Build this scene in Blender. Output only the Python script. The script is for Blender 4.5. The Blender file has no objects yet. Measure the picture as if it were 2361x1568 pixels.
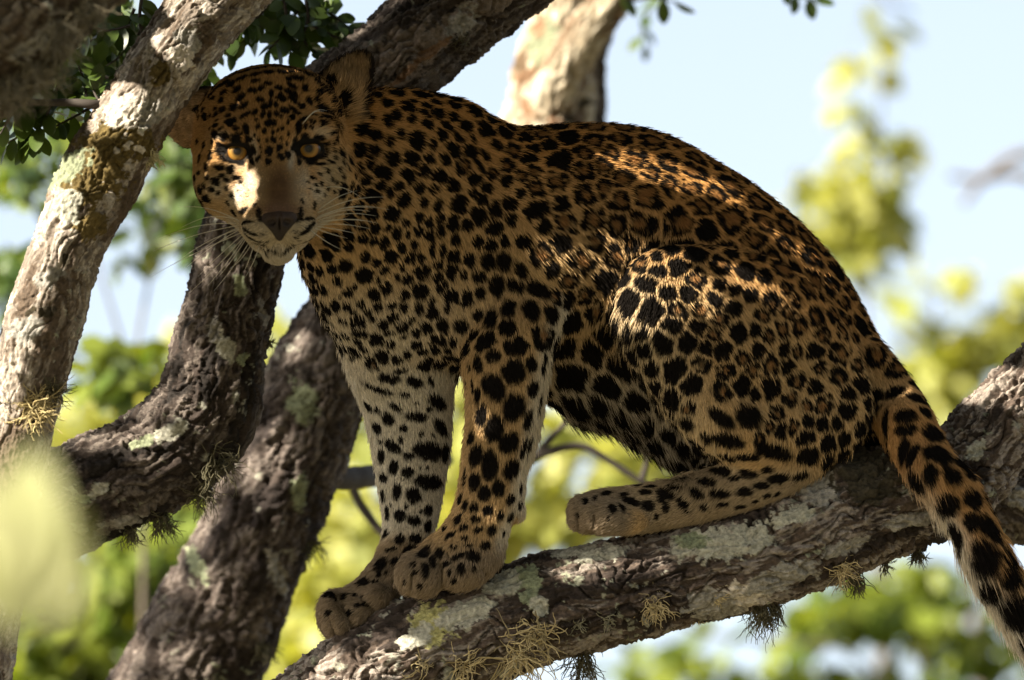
import bpy, math, random, time
import numpy as np
from mathutils import Vector, Matrix
T0 = time.time()
rng = np.random.default_rng(7)
random.seed(7)
scene = bpy.context.scene
col = scene.collection

# ------------------------------------------------------------------ camera
PITCH = math.radians(12.0)
FOCUS = 8.0                      # metres to the leopard
FRAME = 1.15                     # metres across the picture at that distance
CAM = np.array([0.0, 0.0, 2.0])
cd = bpy.data.cameras.new('camera')
cam = bpy.data.objects.new('camera', cd); col.objects.link(cam)
cd.sensor_width = 36.0
cd.lens = 36.0*FOCUS/FRAME
cd.clip_start = 0.1; cd.clip_end = 5000
cd.dof.use_dof = True; cd.dof.focus_distance = 7.93; cd.dof.aperture_fstop = 4.2
cam.location = CAM; cam.rotation_euler = (math.radians(90)+PITCH, 0, 0)
scene.camera = cam
RV = np.array([[1, 0, 0], [0, math.cos(PITCH), -math.sin(PITCH)], [0, math.sin(PITCH), math.cos(PITCH)]])

# ------------------------------------------------------------------ sky, sun, exposure
SUN_V = np.array([-0.74, -0.47, 0.48]); SUN_V /= np.linalg.norm(SUN_V)   # towards the sun, level frame
sun_el = math.asin(SUN_V[2]); sun_az = math.atan2(SUN_V[0], SUN_V[1])
world = bpy.data.worlds.new('World'); scene.world = world; world.use_nodes = True
nt = world.node_tree; bg = nt.nodes['Background']
sky = nt.nodes.new('ShaderNodeTexSky'); sky.sky_type = 'NISHITA'; sky.sun_disc = False
sky.sun_elevation = sun_el; sky.sun_rotation = sun_az
sky.air_density = 1.0; sky.dust_density = 2.0; sky.ozone_density = 1.0
hs = nt.nodes.new('ShaderNodeHueSaturation'); hs.inputs['Saturation'].default_value = 0.58      # thin milky air
nt.links.new(sky.outputs['Color'], hs.inputs['Color']); nt.links.new(hs.outputs['Color'], bg.inputs['Color']); bg.inputs['Strength'].default_value = 0.075
ld = bpy.data.lights.new('sun', 'SUN'); ld.energy = 5.0; ld.angle = math.radians(0.53); ld.color = (1.0, 0.90, 0.74)
sun = bpy.data.objects.new('sun', ld); col.objects.link(sun)
sun.rotation_euler = Vector(-SUN_V).to_track_quat('-Z', 'Y').to_euler()
scene.view_settings.view_transform = 'Standard'; scene.view_settings.look = 'None'
scene.view_settings.exposure = 1.86; scene.view_settings.gamma = 1.0
scene.render.engine = 'CYCLES'
scene.cycles.max_bounces = 8; scene.cycles.diffuse_bounces = 3; scene.cycles.glossy_bounces = 2
scene.cycles.transmission_bounces = 6; scene.cycles.transparent_max_bounces = 6
scene.cycles.use_denoising = True
scene.cycles_curves.shape = 'RIBBONS'; scene.cycles_curves.subdivisions = 2

# ------------------------------------------------------------------ measuring: the place is laid out in metres, in a frame
# level with the lens axis (x right, y away, z up), and then turned into the world with the camera's pitch.
M_PER = FRAME/2361.0
def VP(fx, fy, dy=0.0):
    """a point seen at (fx, fy) and standing dy metres beyond the leopard's plane -> frame coordinates"""
    s = (FOCUS+dy)/FOCUS*M_PER
    return np.stack(np.broadcast_arrays((np.asarray(fx, float)-1180.5)*s, np.asarray(dy, float)+0.0*np.asarray(fx, float),
                     (784.0-np.asarray(fy, float))*s), -1)
def F_of(p):
    s = (FOCUS+p[:, 1])/FOCUS*M_PER
    return p[:, 0]/s+1180.5, 784.0-p[:, 2]/s
def to_world(p):
    q = np.array(p, float); q[..., 1] += FOCUS
    return q @ RV.T + CAM
def dir_world(d): return np.asarray(d, float) @ RV.T
def dir_view(d): return np.asarray(d, float) @ RV
SUN_F = dir_view(SUN_V)
DOWN_F = dir_view(np.array([0, 0, -1.0]))

# ------------------------------------------------------------------ helpers
def tag(o, label=None, cat=None, group=None, kind=None):
    if label: o['label'] = label
    if cat: o['category'] = cat
    if group: o['group'] = group
    if kind: o['kind'] = kind
    return o
def empty(name, loc):
    o = bpy.data.objects.new(name, None); col.objects.link(o); o.location = Vector(loc); o.empty_display_size = 0.1
    return o
def parent_to(o, p):
    if p is not None:
        o.parent = p
        m = Matrix.Translation(p.location) if p.parent is None else p.matrix_basis
        off = Vector((0, 0, 0)); q = p
        while q is not None:
            off += q.location; q = q.parent
        o.location = o.location - off
def mesh_obj(name, V, faces, mat=None, parent=None, smooth=True, quads=None, attrs=None, origin=None):
    """V in world coordinates; faces: (n,3) or (n,4) int array; one mesh object"""
    V = np.asarray(V, float)
    if origin is None: origin = V.mean(0)
    me = bpy.data.meshes.new(name)
    F = np.asarray(faces, np.int32); k = F.shape[1]
    me.vertices.add(len(V)); me.vertices.foreach_set('co', (V-origin).astype(np.float32).ravel())
    me.loops.add(F.size); me.loops.foreach_set('vertex_index', F.ravel())
    me.polygons.add(len(F)); me.polygons.foreach_set('loop_start', np.arange(0, F.size, k, dtype=np.int32))
    me.update(calc_edges=True)
    if smooth: me.polygons.foreach_set('use_smooth', np.ones(len(F), bool))
    if attrs:
        for an, av in attrs.items():
            av = np.asarray(av, np.float32)
            if av.ndim == 1:
                a = me.attributes.new(an, 'FLOAT', 'POINT'); a.data.foreach_set('value', av)
            else:
                a = me.attributes.new(an, 'FLOAT_COLOR', 'POINT')
                a.data.foreach_set('color', np.concatenate([av, np.ones((len(av), 1), np.float32)], 1).ravel())
    if mat: me.materials.append(mat)
    o = bpy.data.objects.new(name, me); col.objects.link(o); o.location = Vector(origin)
    parent_to(o, parent)
    return o
def curves_obj(name, P, R, mat, parent=None, color=None, origin=None):
    """hair strands: P (n,k,3) world, R (k,) or (n,k) radii, color (n,3) per strand"""
    n, k, _ = P.shape
    if origin is None: origin = P.reshape(-1, 3).mean(0)
    hc = bpy.data.hair_curves.new(name); hc.add_curves([k]*n)
    hc.position_data.foreach_set('vector', (P-origin).astype(np.float32).ravel())
    R = np.broadcast_to(np.asarray(R, np.float32), (n, k))
    ra = hc.attributes.get('radius') or hc.attributes.new('radius', 'FLOAT', 'POINT')
    ra.data.foreach_set('value', np.ascontiguousarray(R).ravel())
    if color is not None:
        ca = hc.attributes.new('coat', 'FLOAT_COLOR', 'CURVE')
        ca.data.foreach_set('color', np.concatenate([color, np.ones((n, 1))], 1).astype(np.float32).ravel())
    hc.materials.append(mat)
    o = bpy.data.objects.new(name, hc); col.objects.link(o); o.location = Vector(origin)
    parent_to(o, parent)
    return o
def nrm(a): return a/np.maximum(np.linalg.norm(a, axis=-1, keepdims=True), 1e-9)

# gradient noise, vectorised
_perm = np.random.default_rng(3).permutation(256); _perm = np.concatenate([_perm, _perm, _perm])
_grad = nrm(np.random.default_rng(4).normal(size=(256, 3)))
def noise3(p):
    p = np.asarray(p, float); i = np.floor(p).astype(int); f = p-i; i &= 255
    w = f*f*f*(f*(f*6-15)+10); out = 0
    for dx in (0, 1):
        for dy in (0, 1):
            for dz in (0, 1):
                h = _perm[_perm[_perm[i[..., 0]+dx]+i[..., 1]+dy]+i[..., 2]+dz]
                g = _grad[h & 255]
                v = g[..., 0]*(f[..., 0]-dx)+g[..., 1]*(f[..., 1]-dy)+g[..., 2]*(f[..., 2]-dz)
                out = out+v*(w[..., 0] if dx else 1-w[..., 0])*(w[..., 1] if dy else 1-w[..., 1])*(w[..., 2] if dz else 1-w[..., 2])
    return out*1.6
def fbm(p, octv=3, gain=0.5):
    a = 1.0; s = 0
    for o in range(octv): s = s+a*noise3(np.asarray(p)*2.03**o+o*17.3); a *= gain
    return s
def sstep(a, b, x):
    t = np.clip((np.asarray(x, float)-a)/(b-a), 0, 1); return t*t*(3-2*t)
def catmull(P, n, closed=False):
    P = np.asarray(P, float); N = len(P)
    if closed: Q = np.concatenate([P[-1:], P, P[:2]]); segs = N
    else: Q = np.concatenate([2*P[:1]-P[1:2], P, 2*P[-1:]-P[-2:-1]]); segs = N-1
    out = []
    t = np.linspace(0, 1, n, endpoint=False)[:, None]
    for i in range(segs):
        a, b, c, d = Q[i:i+4]
        out.append(0.5*(2*b+(c-a)*t+(2*a-5*b+4*c-d)*t**2+(3*b-a-3*c+d)*t**3))
    out = np.concatenate(out)
    return out if closed else np.concatenate([out, P[-1:]])

# ------------------------------------------------------------------ material helpers
def new_mat(name):
    m = bpy.data.materials.new(name); m.use_nodes = True
    return m, m.node_tree.nodes, m.node_tree.links, m.node_tree.nodes['Principled BSDF']
def nnode(nodes, t, **kw):
    n = nodes.new(t)
    for k, v in kw.items(): setattr(n, k, v)
    return n
def ramp(nodes, stops, interp='LINEAR'):
    r = nodes.new('ShaderNodeValToRGB'); r.color_ramp.interpolation = interp
    while len(r.color_ramp.elements) < len(stops): r.color_ramp.elements.new(0.5)
    for e, (p, c) in zip(r.color_ramp.elements, stops): e.position = p; e.color = (*c, 1) if len(c) == 3 else c
    return r
def mixc(nodes, links, fac, a, b, mode='MIX'):
    m = nodes.new('ShaderNodeMix'); m.data_type = 'RGBA'; m.blend_type = mode
    for s, v in ((m.inputs[0], fac), (m.inputs[6], a), (m.inputs[7], b)):
        if hasattr(v, 'is_linked') or hasattr(v, 'links'): links.new(v, s)
        else: s.default_value = v if not isinstance(v, tuple) else ((*v, 1) if len(v) == 3 else v)
    return m.outputs[2]
# ================================================================== the leopard
def crop1(x, y): return (600+x/1.568)*0.576416, (150+y/1.568)*0.576416     # head measurements
D2 = {}
class Part:
    """a body mass: side outline (measured points) swelled to a rounded volume of its own depth and thickness"""
    def __init__(s, name, pts, depth, k=1.0, R=None, blend=0.02, c1=False, step=3.0):
        s.name, s.k, s.blend = name, k, blend
        if c1: pts = [crop1(*p) for p in pts]; depth = [(*crop1(a, b), c) for a, b, c in depth]
        s.dc = np.array(depth, float)
        poly = catmull(pts, 5, True)
        dep = s.yc_F(poly[:, 0], poly[:, 1])
        s.poly = VP(poly[:, 0], poly[:, 1], dep)[:, [0, 2]]
        h = step*M_PER; pad = 0.06
        lo = s.poly.min(0)-pad; hi = s.poly.max(0)+pad
        n = np.ceil((hi-lo)/h/8).astype(int)*8+1
        s.lo, s.h, s.n = lo, h, n
        gx = lo[0]+h*np.arange(n[0]); gz = lo[1]+h*np.arange(n[1])
        X, Z = np.meshgrid(gx, gz, indexing='ij')
        ins, dist = s.inside_dist(X.ravel(), Z.ravel())
        ins = ins.reshape(X.shape); dist = dist.reshape(X.shape)
        u = None
        for lev in (8, 4, 2, 1):
            m = ins[::lev, ::lev]; hh = (h*lev)**2
            if u is None: u = np.zeros(m.shape)
            else:
                up = np.zeros(m.shape); up[::2, ::2] = u
                up[1::2, ::2] = 0.5*(u[:-1]+u[1:]); up[:, 1::2] = 0.5*(up[:, :-1:2]+up[:, 2::2]); u = up
            u = u*m
            for it in range({8: 500, 4: 200, 2: 80, 1: 40}[lev]):
                v = np.zeros_like(u)
                v[1:-1, 1:-1] = 0.25*(u[2:, 1:-1]+u[:-2, 1:-1]+u[1:-1, 2:]+u[1:-1, :-2]+hh)
                u = v*m
        R = R or math.sqrt(2*u.max()); s.R = R
        A = np.where(ins, R*R-2*u, (R+dist)**2)
        for _ in range(3):
            B = A.copy(); B[1:-1, 1:-1] = (4*A[1:-1, 1:-1]+A[2:, 1:-1]+A[:-2, 1:-1]+A[1:-1, 2:]+A[1:-1, :-2])/8; A = B
        s.A = np.maximum(A, 0)
    def yc_F(s, fx, fy):
        fx = np.asarray(fx, float); w = 0; v = 0
        for a, b, c in s.dc:
            q = 1/((fx-a)**2+(fy-b)**2+400.0); w = w+q; v = v+q*c
        return v/w
    def inside_dist(s, x, z):
        P = s.poly; Q = np.roll(P, -1, 0); ins = np.zeros(len(x), bool); d2 = np.full(len(x), 1e9)
        for (x0, z0), (x1, z1) in zip(P, Q):
            c = ((z0 > z) != (z1 > z))
            if c.any():
                xi = x0+(z-z0)*(x1-x0)/((z1-z0) if z1 != z0 else 1e-12); ins ^= c & (x < xi)
            ex, ez = x1-x0, z1-z0; t = np.clip(((x-x0)*ex+(z-z0)*ez)/(ex*ex+ez*ez+1e-15), 0, 1)
            d2 = np.minimum(d2, (x-x0-t*ex)**2+(z-z0-t*ez)**2)
        return ins, np.sqrt(d2)
    def A_at(s, x, z):
        fx = np.clip((x-s.lo[0])/s.h, 0, s.n[0]-1.001); fz = np.clip((z-s.lo[1])/s.h, 0, s.n[1]-1.001)
        i = fx.astype(int); j = fz.astype(int); a = fx-i; b = fz-j; A = s.A
        v = (A[i, j]*(1-a)+A[i+1, j]*a)*(1-b)+(A[i, j+1]*(1-a)+A[i+1, j+1]*a)*b
        over = np.maximum(np.maximum(s.lo[0]-x, x-(s.lo[0]+s.h*(s.n[0]-1))), np.maximum(s.lo[1]-z, z-(s.lo[1]+s.h*(s.n[1]-1))))
        return v+np.maximum(over, 0)*0.5
    def box(s):
        yv = s.dc[:, 2]; t = s.R*s.k+0.05
        return (s.poly[:, 0].min()-.05, s.poly[:, 0].max()+.05, yv.min()-t, yv.max()+t, s.poly[:, 1].min()-.05, s.poly[:, 1].max()+.05)
    def f2(s, X, Z):     # per-column fields for block evaluation
        return s.A_at(X, Z), s.yc_F(X/M_PER+1180.5, 784.0-Z/M_PER)
    def block(s, x, y, z):
        X, Z = np.meshgrid(x, z, indexing='ij'); A, yc = s.f2(X, Z)
        return np.sqrt(((y[None, :, None]-yc[:, None, :])/s.k)**2+A[:, None, :])-s.R
    def pts(s, p):
        A, yc = s.f2(p[:, 0], p[:, 2]); return np.sqrt(((p[:, 1]-yc)/s.k)**2+A)-s.R
class Ell:
    """a rounded mass (or hollow) of the head, a paw ...: centre, half sizes in metres, turn about x, y and z"""
    def __init__(s, name, c, r, rot=(0, 0, 0), blend=0.012, cut=False):
        s.name, s.c, s.r, s.blend, s.cut = name, np.asarray(c, float), np.asarray(r, float), blend, cut
        from mathutils import Euler
        s.M = np.array(Euler([math.radians(a) for a in rot]).to_matrix()).T
    def box(s):
        m = s.r.max()+0.05; c = s.c
        return (c[0]-m, c[0]+m, c[1]-m, c[1]+m, c[2]-m, c[2]+m)
    def pts(s, p):
        q = (p-s.c) @ s.M.T
        k0 = np.linalg.norm(q/s.r, axis=-1); k1 = np.linalg.norm(q/(s.r*s.r), axis=-1)
        return k0*(k0-1)/np.maximum(k1, 1e-9)
    def block(s, x, y, z):
        g = np.stack(np.meshgrid(x, y, z, indexing='ij'), -1); return s.pts(g)

HY = -0.135      # depth of the head's middle plane
def HP(cx, cy, f): return VP(*crop1(cx, cy), HY-f)            # a point of the face f metres in front of that plane
parts = [
 Part('torso', [(815,300),(870,232),(960,216),(1010,224),(1070,241),(1130,274),(1200,297),(1300,290),(1400,289),(1480,299),(1560,325),(1640,369),
   (1720,417),(1800,478),(1870,543),(1928,612),(1976,690),(2015,765),(2056,832),(2100,895),(2110,960),(2070,1020),(2000,1050),(1900,1062),(1780,1075),
   (1660,1085),(1590,1080),(1535,1060),(1480,1022),(1415,985),(1330,962),(1262,925),(1180,900),(1100,868),(1050,850),(960,880),(900,905),(846,900),
   (812,840),(775,775),(750,720),(735,660),(712,615),(715,540),(760,420)],
   [(760,500,-.07),(900,350,-.04),(850,750,-.02),(1200,600,0),(1600,600,.01),(1950,850,.02),(1400,760,.035),(1360,900,.05),(1500,980,.055)], k=0.74, blend=.03, step=4),
 Part('shoulder', [(960,300),(1060,258),(1150,320),(1230,430),(1300,560),(1310,690),(1270,790),(1170,850),(1080,830),(1010,740),(960,620),(920,470)],
   [(1050,300,-.045),(1120,520,-.065),(1200,750,-.075)], k=0.55, blend=.035),
 Part('neck', [(700,330),(800,240),(900,225),(1010,300),(1060,450),(1020,620),(930,720),(830,760),(760,720),(715,620),(690,500)],
   [(720,450,-.115),(850,480,-.075),(1000,450,-.045),(850,680,-.06)], k=0.85, blend=.04),
 Part('haunch', [(1425,720),(1432,655),(1475,595),(1560,566),(1680,575),(1800,610),(1890,680),(1960,780),(2000,880),(2005,970),(1960,1040),(1880,1085),
   (1780,1090),(1690,1075),(1610,1020),(1545,950),(1500,880),(1450,810)],
   [(1480,700,-.112),(1650,800,-.10),(1900,850,-.055),(1750,1040,-.08)], k=0.52, blend=.010),
 Part('shank', [(1440,690),(1520,640),(1600,700),(1660,800),(1760,920),(1880,1010),(1885,1080),(1800,1098),(1700,1070),(1600,1010),(1520,920),(1460,820)],
   [(1480,720,-.125),(1700,960,-.112),(1860,1070,-.08)], k=0.8, blend=.016),
 Part('hind_foot', [(1855,1050),(1884,1080),(1840,1128),(1740,1172),(1640,1197),(1540,1218),(1440,1231),(1362,1230),(1322,1214),(1312,1185),(1322,1154),
   (1372,1132),(1440,1124),(1540,1108),(1630,1082),(1700,1050),(1780,1035)],
   [(1860,1070,-.075),(1600,1140,-.07),(1340,1190,-.075)], k=1.0, blend=.012),
 Part('fore_leg', [(1090,760),(1180,660),(1280,670),(1303,715),(1280,790),(1262,870),(1248,950),(1229,1040),(1210,1098),(1207,1140),(1200,1183),(1180,1203),(1168,1244),
   (1158,1276),(1126,1325),(1080,1340),(1020,1340),(975,1320),(955,1285),(976,1250),(1012,1224),(1046,1172),(1061,1110),(1070,1033),(1078,960),(1076,888),(1066,830)],
   [(1180,740,-.092),(1160,950,-.09),(1120,1150,-.085),(1040,1300,-.095)], k=0.95, blend=.012),
 Part('far_leg', [(800,790),(880,740),(980,760),(1050,850),(1043,900),(1038,969),(1036,1034),(1026,1098),(1014,1171),(1000,1225),(985,1270),(940,1310),(880,1340),
   (840,1335),(856,1300),(877,1252),(884,1204),(874,1130),(861,1050),(847,977),(832,930),(808,860)],
   [(920,800,-.015),(950,1000,0.005),(940,1200,0.0),(880,1320,-.02)], k=0.9, blend=.018),
 Part('far_paw', [(880,1300),(940,1310),(945,1350),(900,1388),(856,1418),(819,1442),(785,1466),(760,1472),(740,1450),(735,1420),(748,1382),(765,1362),(795,1356),(828,1333)],
   [(900,1340,-.02),(780,1420,-.03)], k=0.95, blend=.012),
 Part('tail', [(2010,800),(2050,821),(2084,860),(2119,905),(2156,970),(2188,1038),(2238,1095),(2274,1157),(2309,1241),(2335,1292),(2370,1352),(2420,1442),(2452,1540),(2440,1605),
   (2403,1570),(2357,1499),(2321,1449),(2289,1398),(2246,1329),(2209,1261),(2169,1199),(2140,1149),(2102,1110),(2064,1063),(2025,985),(2002,915)],
   [(2030,880,-.01),(2080,960,-.045),(2150,1100,-.085),(2280,1300,-.09),(2440,1550,-.08)], k=1.0, blend=.022),
 # the head
 Part('skull', [(370,345),(430,280),(525,222),(640,183),(755,170),(870,184),(975,214),(1050,255),(1140,335),(1185,450),(1200,600),(1196,750),(1175,890),(1130,990),
   (1070,1050),(1010,1090),(900,1110),(800,1115),(700,1110),(600,1080),(520,1050),(470,1020),(400,975),(345,925),(315,870),(300,800),(280,740),(262,660),(275,560),(300,470),(330,400)],
   [(770,640,HY)], k=0.92, blend=.02, c1=True, step=1.5),
 Part('left_ear', [(400,330),(300,318),(215,400),(130,545),(120,590),(160,640),(235,690),(330,650),(385,520)],
   [(400,480,HY+.015),(150,580,HY+.03)], k=0.42, blend=.012, c1=True, step=1.5),
 Part('right_ear', [(1035,265),(1120,200),(1240,118),(1330,95),(1385,115),(1402,180),(1385,270),(1355,340),(1330,420),(1290,510),(1230,560),(1130,480),(1060,370)],
   [(1130,400,HY+.01),(1330,140,HY+.035)], k=0.42, blend=.012, c1=True, step=1.5),
]
E = lambda n, c, f, r, rot=(0, 0, 0), b=.012, cut=False: parts.append(Ell(n, HP(c[0], c[1], f), r, rot, b, cut))
E('bridge_top', (780,690), .046, (.031,.030,.052), (-14,0,0), .02)
E('bridge', (798,900), .068, (.028,.026,.048), (-22,0,0), .018)
E('muzzle', (808,1110), .076, (.033,.037,.031), (0,0,0), .018)
E('side_left', (640,1050), .046, (.026,.034,.028), (0,0,0), .022)
E('side_right', (975,1050), .046, (.027,.034,.028), (0,0,0), .022)
E('pad_left', (700,1190), .085, (.0215,.025,.0180), (0,-14,0), .010)
E('pad_right', (922,1182), .085, (.0215,.025,.0180), (0,14,0), .010)
E('chin', (802,1328), .072, (.0172,.0205,.0150), (0,0,0), .010)
E('jaw', (800,1190), .034, (.037,.044,.032), (0,0,0), .02)
E('brow_left', (555,610), .050, (.030,.020,.017), (0,14,0), .02)
E('brow_right', (995,595), .050, (.030,.020,.017), (0,-14,0), .02)
E('cheek_left', (480,900), .026, (.034,.036,.040), (0,0,0), .025)
E('cheek_right', (1078,890), .026, (.033,.035,.039), (0,0,0), .025)
E('socket_left', (548,716), .080, (.0185,.022,.0140), (0,10,0), .006, True)
E('socket_right', (1000,698), .080, (.0185,.022,.0140), (0,-10,0), .006, True)
E('lid_left', (546,661), .0595, (.0205,.0105,.0046), (0,6,0), .004)
E('lid_right', (1000,645), .0595, (.0205,.0105,.0046), (0,-8,0), .004)
E('low_lid_left', (552,790), .0530, (.0170,.0085,.0032), (0,12,0), .004)
E('low_lid_right', (998,772), .0530, (.0170,.0085,.0032), (0,-12,0), .004)
E('right_ear_hollow', (1285,250), .012, (.022,.018,.036), (0,28,0), .008, True)
E('left_ear_hollow', (235,590), .006, (.024,.012,.016), (0,-40,0), .006, True)
E('stop', (808,1150), .119, (.0015,.006,.018), (0,0,0), .006, True)
# toes of the three visible paws
for i, (fx, fy, dy, rx, ry, rz, rot) in enumerate([
  (948,1322,-.098,.0165,.024,.0230,14),(975,1326,-.102,.0260,.026,.0245,6),(1075,1312,-.106,.0330,.026,.0215,-20),(1118,1285,-.100,.020,.022,.016,-34),
  (760,1405,-.045,.0135,.019,.021,10),(778,1432,-.052,.015,.019,.017,-20),(822,1415,-.05,.019,.018,.014,-32),(865,1380,-.045,.018,.018,.014,-30),
  (1338,1186,-.086,.0130,.020,.0195,0),(1400,1193,-.101,.0290,.022,.0190,4),(1450,1200,-.098,.024,.018,.0135,-6),
  (1192,1182,-.085,.008,.012,.009,0)]):
    parts.append(Ell('toe', VP(fx, fy, dy), (rx, ry, rz), (0, rot, 0), .008))
for fx, fy, dy, rx, rz, rot in [(1019,1322,-.128,.0011,.019,-6),(1042,1290,-.122,.0009,.010,-28),(952,1340,-.118,.0008,.011,8),(1115,1318,-.122,.0008,.010,-30),(1372,1196,-.106,.0011,.018,8),(1335,1206,-.100,.0007,.009,0),(795,1410,-.062,.0011,.016,-35),(768,1440,-.055,.0009,.010,-20),(845,1388,-.060,.0009,.012,-50)]:
    parts.append(Ell('crease', VP(fx, fy, dy), (rx, .014, rz), (0, rot, 0), .006, True))

def axis(a, b, ra, rb, fine, coarse):
    v = [a]
    while v[-1] < b: v.append(v[-1]+(fine if ra <= v[-1] <= rb else coarse))
    return np.array(v)
hl = HP(90, 60, 0); hr = HP(1420, 1450, 0)
GX = axis(hl[0]-.02, VP(2470,0)[0], -9, hr[0], .0019, .0036)
GY = axis(-.29, .19, -9, -.09, .0019, .0036)
GZ = axis(VP(0,1620)[2], hl[2]+.02, hr[2], 9, .0019, .0036)
fld = np.full((len(GX), len(GY), len(GZ)), 0.08, np.float32)
for p in parts:
    x0, x1, y0, y1, z0, z1 = p.box()
    i0, i1 = np.searchsorted(GX, (x0, x1)); j0, j1 = np.searchsorted(GY, (y0, y1)); k0, k1 = np.searchsorted(GZ, (z0, z1))
    if i0 == i1 or j0 == j1 or k0 == k1: continue
    d = p.block(GX[i0:i1], GY[j0:j1], GZ[k0:k1]).astype(np.float32); g = fld[i0:i1, j0:j1, k0:k1]; k = p.blend
    if getattr(p, 'cut', False):
        h = np.clip(.5-.5*(g+d)/k, 0, 1); g[...] = g*(1-h)-d*h+k*h*(1-h)
    else:
        h = np.clip(.5+.5*(g-d)/k, 0, 1); g[...] = g*(1-h)+d*h-k*h*(1-h)

def surface_nets(f, X, Y, Z):
    s = f < 0; c = np.zeros(tuple(n-1 for n in f.shape), np.uint8)
    for a in (0, 1):
        for b in (0, 1):
            for e in (0, 1): c += s[a:f.shape[0]-1+a, b:f.shape[1]-1+b, e:f.shape[2]-1+e]
    act = (c > 0) & (c < 8); idx = np.full(act.shape, -1, np.int32); I, J, K = np.nonzero(act); n = len(I); idx[I, J, K] = np.arange(n)
    acc = np.zeros((n, 3)); cnt = np.zeros(n)
    cor = [(a, b, e) for a in (0, 1) for b in (0, 1) for e in (0, 1)]
    val = {q: f[I+q[0], J+q[1], K+q[2]] for q in cor}; pos = {q: np.stack([X[I+q[0]], Y[J+q[1]], Z[K+q[2]]], 1) for q in cor}
    for q in cor:
        for ax in range(3):
            if q[ax] == 0:
                r = list(q); r[ax] = 1; r = tuple(r); m = (val[q] < 0) != (val[r] < 0)
                t = np.where(m, val[q]/np.where(m, val[q]-val[r], 1), 0)[:, None]
                acc += np.where(m[:, None], pos[q]*(1-t)+pos[r]*t, 0); cnt += m
    V = acc/cnt[:, None]; Q = []
    for ax in range(3):
        o = [a for a in range(3) if a != ax]
        lo = [slice(None)]*3; hi = [slice(None)]*3; lo[ax] = slice(0, -1); hi[ax] = slice(1, None)
        e = s[tuple(lo)] != s[tuple(hi)]; inner = [slice(1, -1)]*3; inner[ax] = slice(None)
        m = np.zeros_like(e); m[tuple(inner)] = e[tuple(inner)]; P = np.stack(np.nonzero(m), 1)
        if not len(P): continue
        flip = s[tuple(P.T)]
        def at(d0, d1):
            q = P.copy(); q[:, o[0]] -= d0; q[:, o[1]] -= d1; return idx[tuple(q.T)]
        quad = np.stack([at(0, 0), at(1, 0), at(1, 1), at(0, 1)], 1)
        if ax == 1: flip = ~flip
        quad = np.where(flip[:, None], quad, quad[:, ::-1]); Q.append(quad)
    return V, np.concatenate(Q)
LV, LQ = surface_nets(fld, GX, GY, GZ)
del fld
def smooth_mesh(V, Q, it, lam=.5, mu=-.52):
    a = np.concatenate([Q[:, i] for i in range(4)]); b = np.concatenate([Q[:, (i+1) % 4] for i in range(4)])
    n = len(V); a2 = np.concatenate([a, b]); b2 = np.concatenate([b, a]); c = np.bincount(a2, minlength=n)
    for i in range(it):
        for l in (lam, mu):
            m = np.stack([np.bincount(a2, V[b2, k], n) for k in range(3)], 1)/c[:, None]; V = V+l*(m-V)
    return V
LV = smooth_mesh(LV, LQ, 4)
def vert_normals(V, Q):
    fn = np.cross(V[Q[:, 2]]-V[Q[:, 0]], V[Q[:, 3]]-V[Q[:, 1]]); n = np.zeros_like(V)
    for i in range(4):
        for k in range(3): n[:, k] += np.bincount(Q[:, i], fn[:, k], len(V))
    return nrm(n)
LN = vert_normals(LV, LQ)
if (LN*(LV-LV.mean(0))).sum(1).mean() < 0: LQ = LQ[:, ::-1].copy(); LN = -LN
print('leopard mesh', len(LV), len(LQ), round(time.time()-T0, 1))
# ------------------------------------------------------------------ coat: flow, length, base colour, spots
from mathutils.bvhtree import BVHTree
BVH = BVHTree.FromPolygons(LV.tolist(), LQ.tolist())
EYE0 = np.array([0, -FOCUS, 0.0])
def on_skin(fx, fy):
    d = VP(fx, fy)-EYE0; d /= np.linalg.norm(d)
    h = BVH.ray_cast(Vector(EYE0), Vector(d))
    return None if h[0] is None else (np.array(h[0]), np.array(h[1]))
FLOW = np.array([(645,430,0,-1),(620,200,0,-1),(560,300,-.4,-1),(700,300,.4,-1),(480,400,-1,.3),(500,280,-1,-.3),(780,420,1,.4),(760,330,1,.1),(570,540,-1,.35),(720,540,1,.35),(640,600,0,1),
 (600,450,-.6,-.2),(690,450,.6,-.2),(850,350,1,.5),(880,240,1,.1),(760,650,.2,1),(850,550,.6,.9),(800,780,.3,1),(1050,400,.8,.7),(1000,600,.5,1),(1100,600,.4,1),(1180,800,.1,1),(1150,1000,.05,1),(1120,1200,-.1,1),
 (1000,1310,-.6,.8),(1090,1310,-.2,1),(940,950,.15,1),(950,1150,0,1),(880,1290,-.5,.8),(800,1400,-.8,.6),(1200,350,1,.25),(1450,330,1,.15),(1700,450,1,.75),(1900,650,.6,1),(2020,820,.5,1),(1350,600,.8,.7),
 (1400,850,.4,1),(1420,960,.5,1),(1540,1050,.6,.9),(1500,620,-.1,.9),(1450,750,-.35,1),(1650,700,.5,.8),(1850,800,.6,.8),(1700,950,.4,1),(1560,960,-.2,1),(1640,1040,-.2,.8),(1900,1020,.2,1),(1500,1160,-1,.15),(1750,1120,-.8,.3),(1340,1190,-1,.4),
 (2080,980,.4,1),(2200,1180,.55,1),(2330,1400,.55,1),(800,200,.1,-1),(840,150,.1,-1),(430,280,-1,.3),(770,250,.9,-.6)], float)
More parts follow.
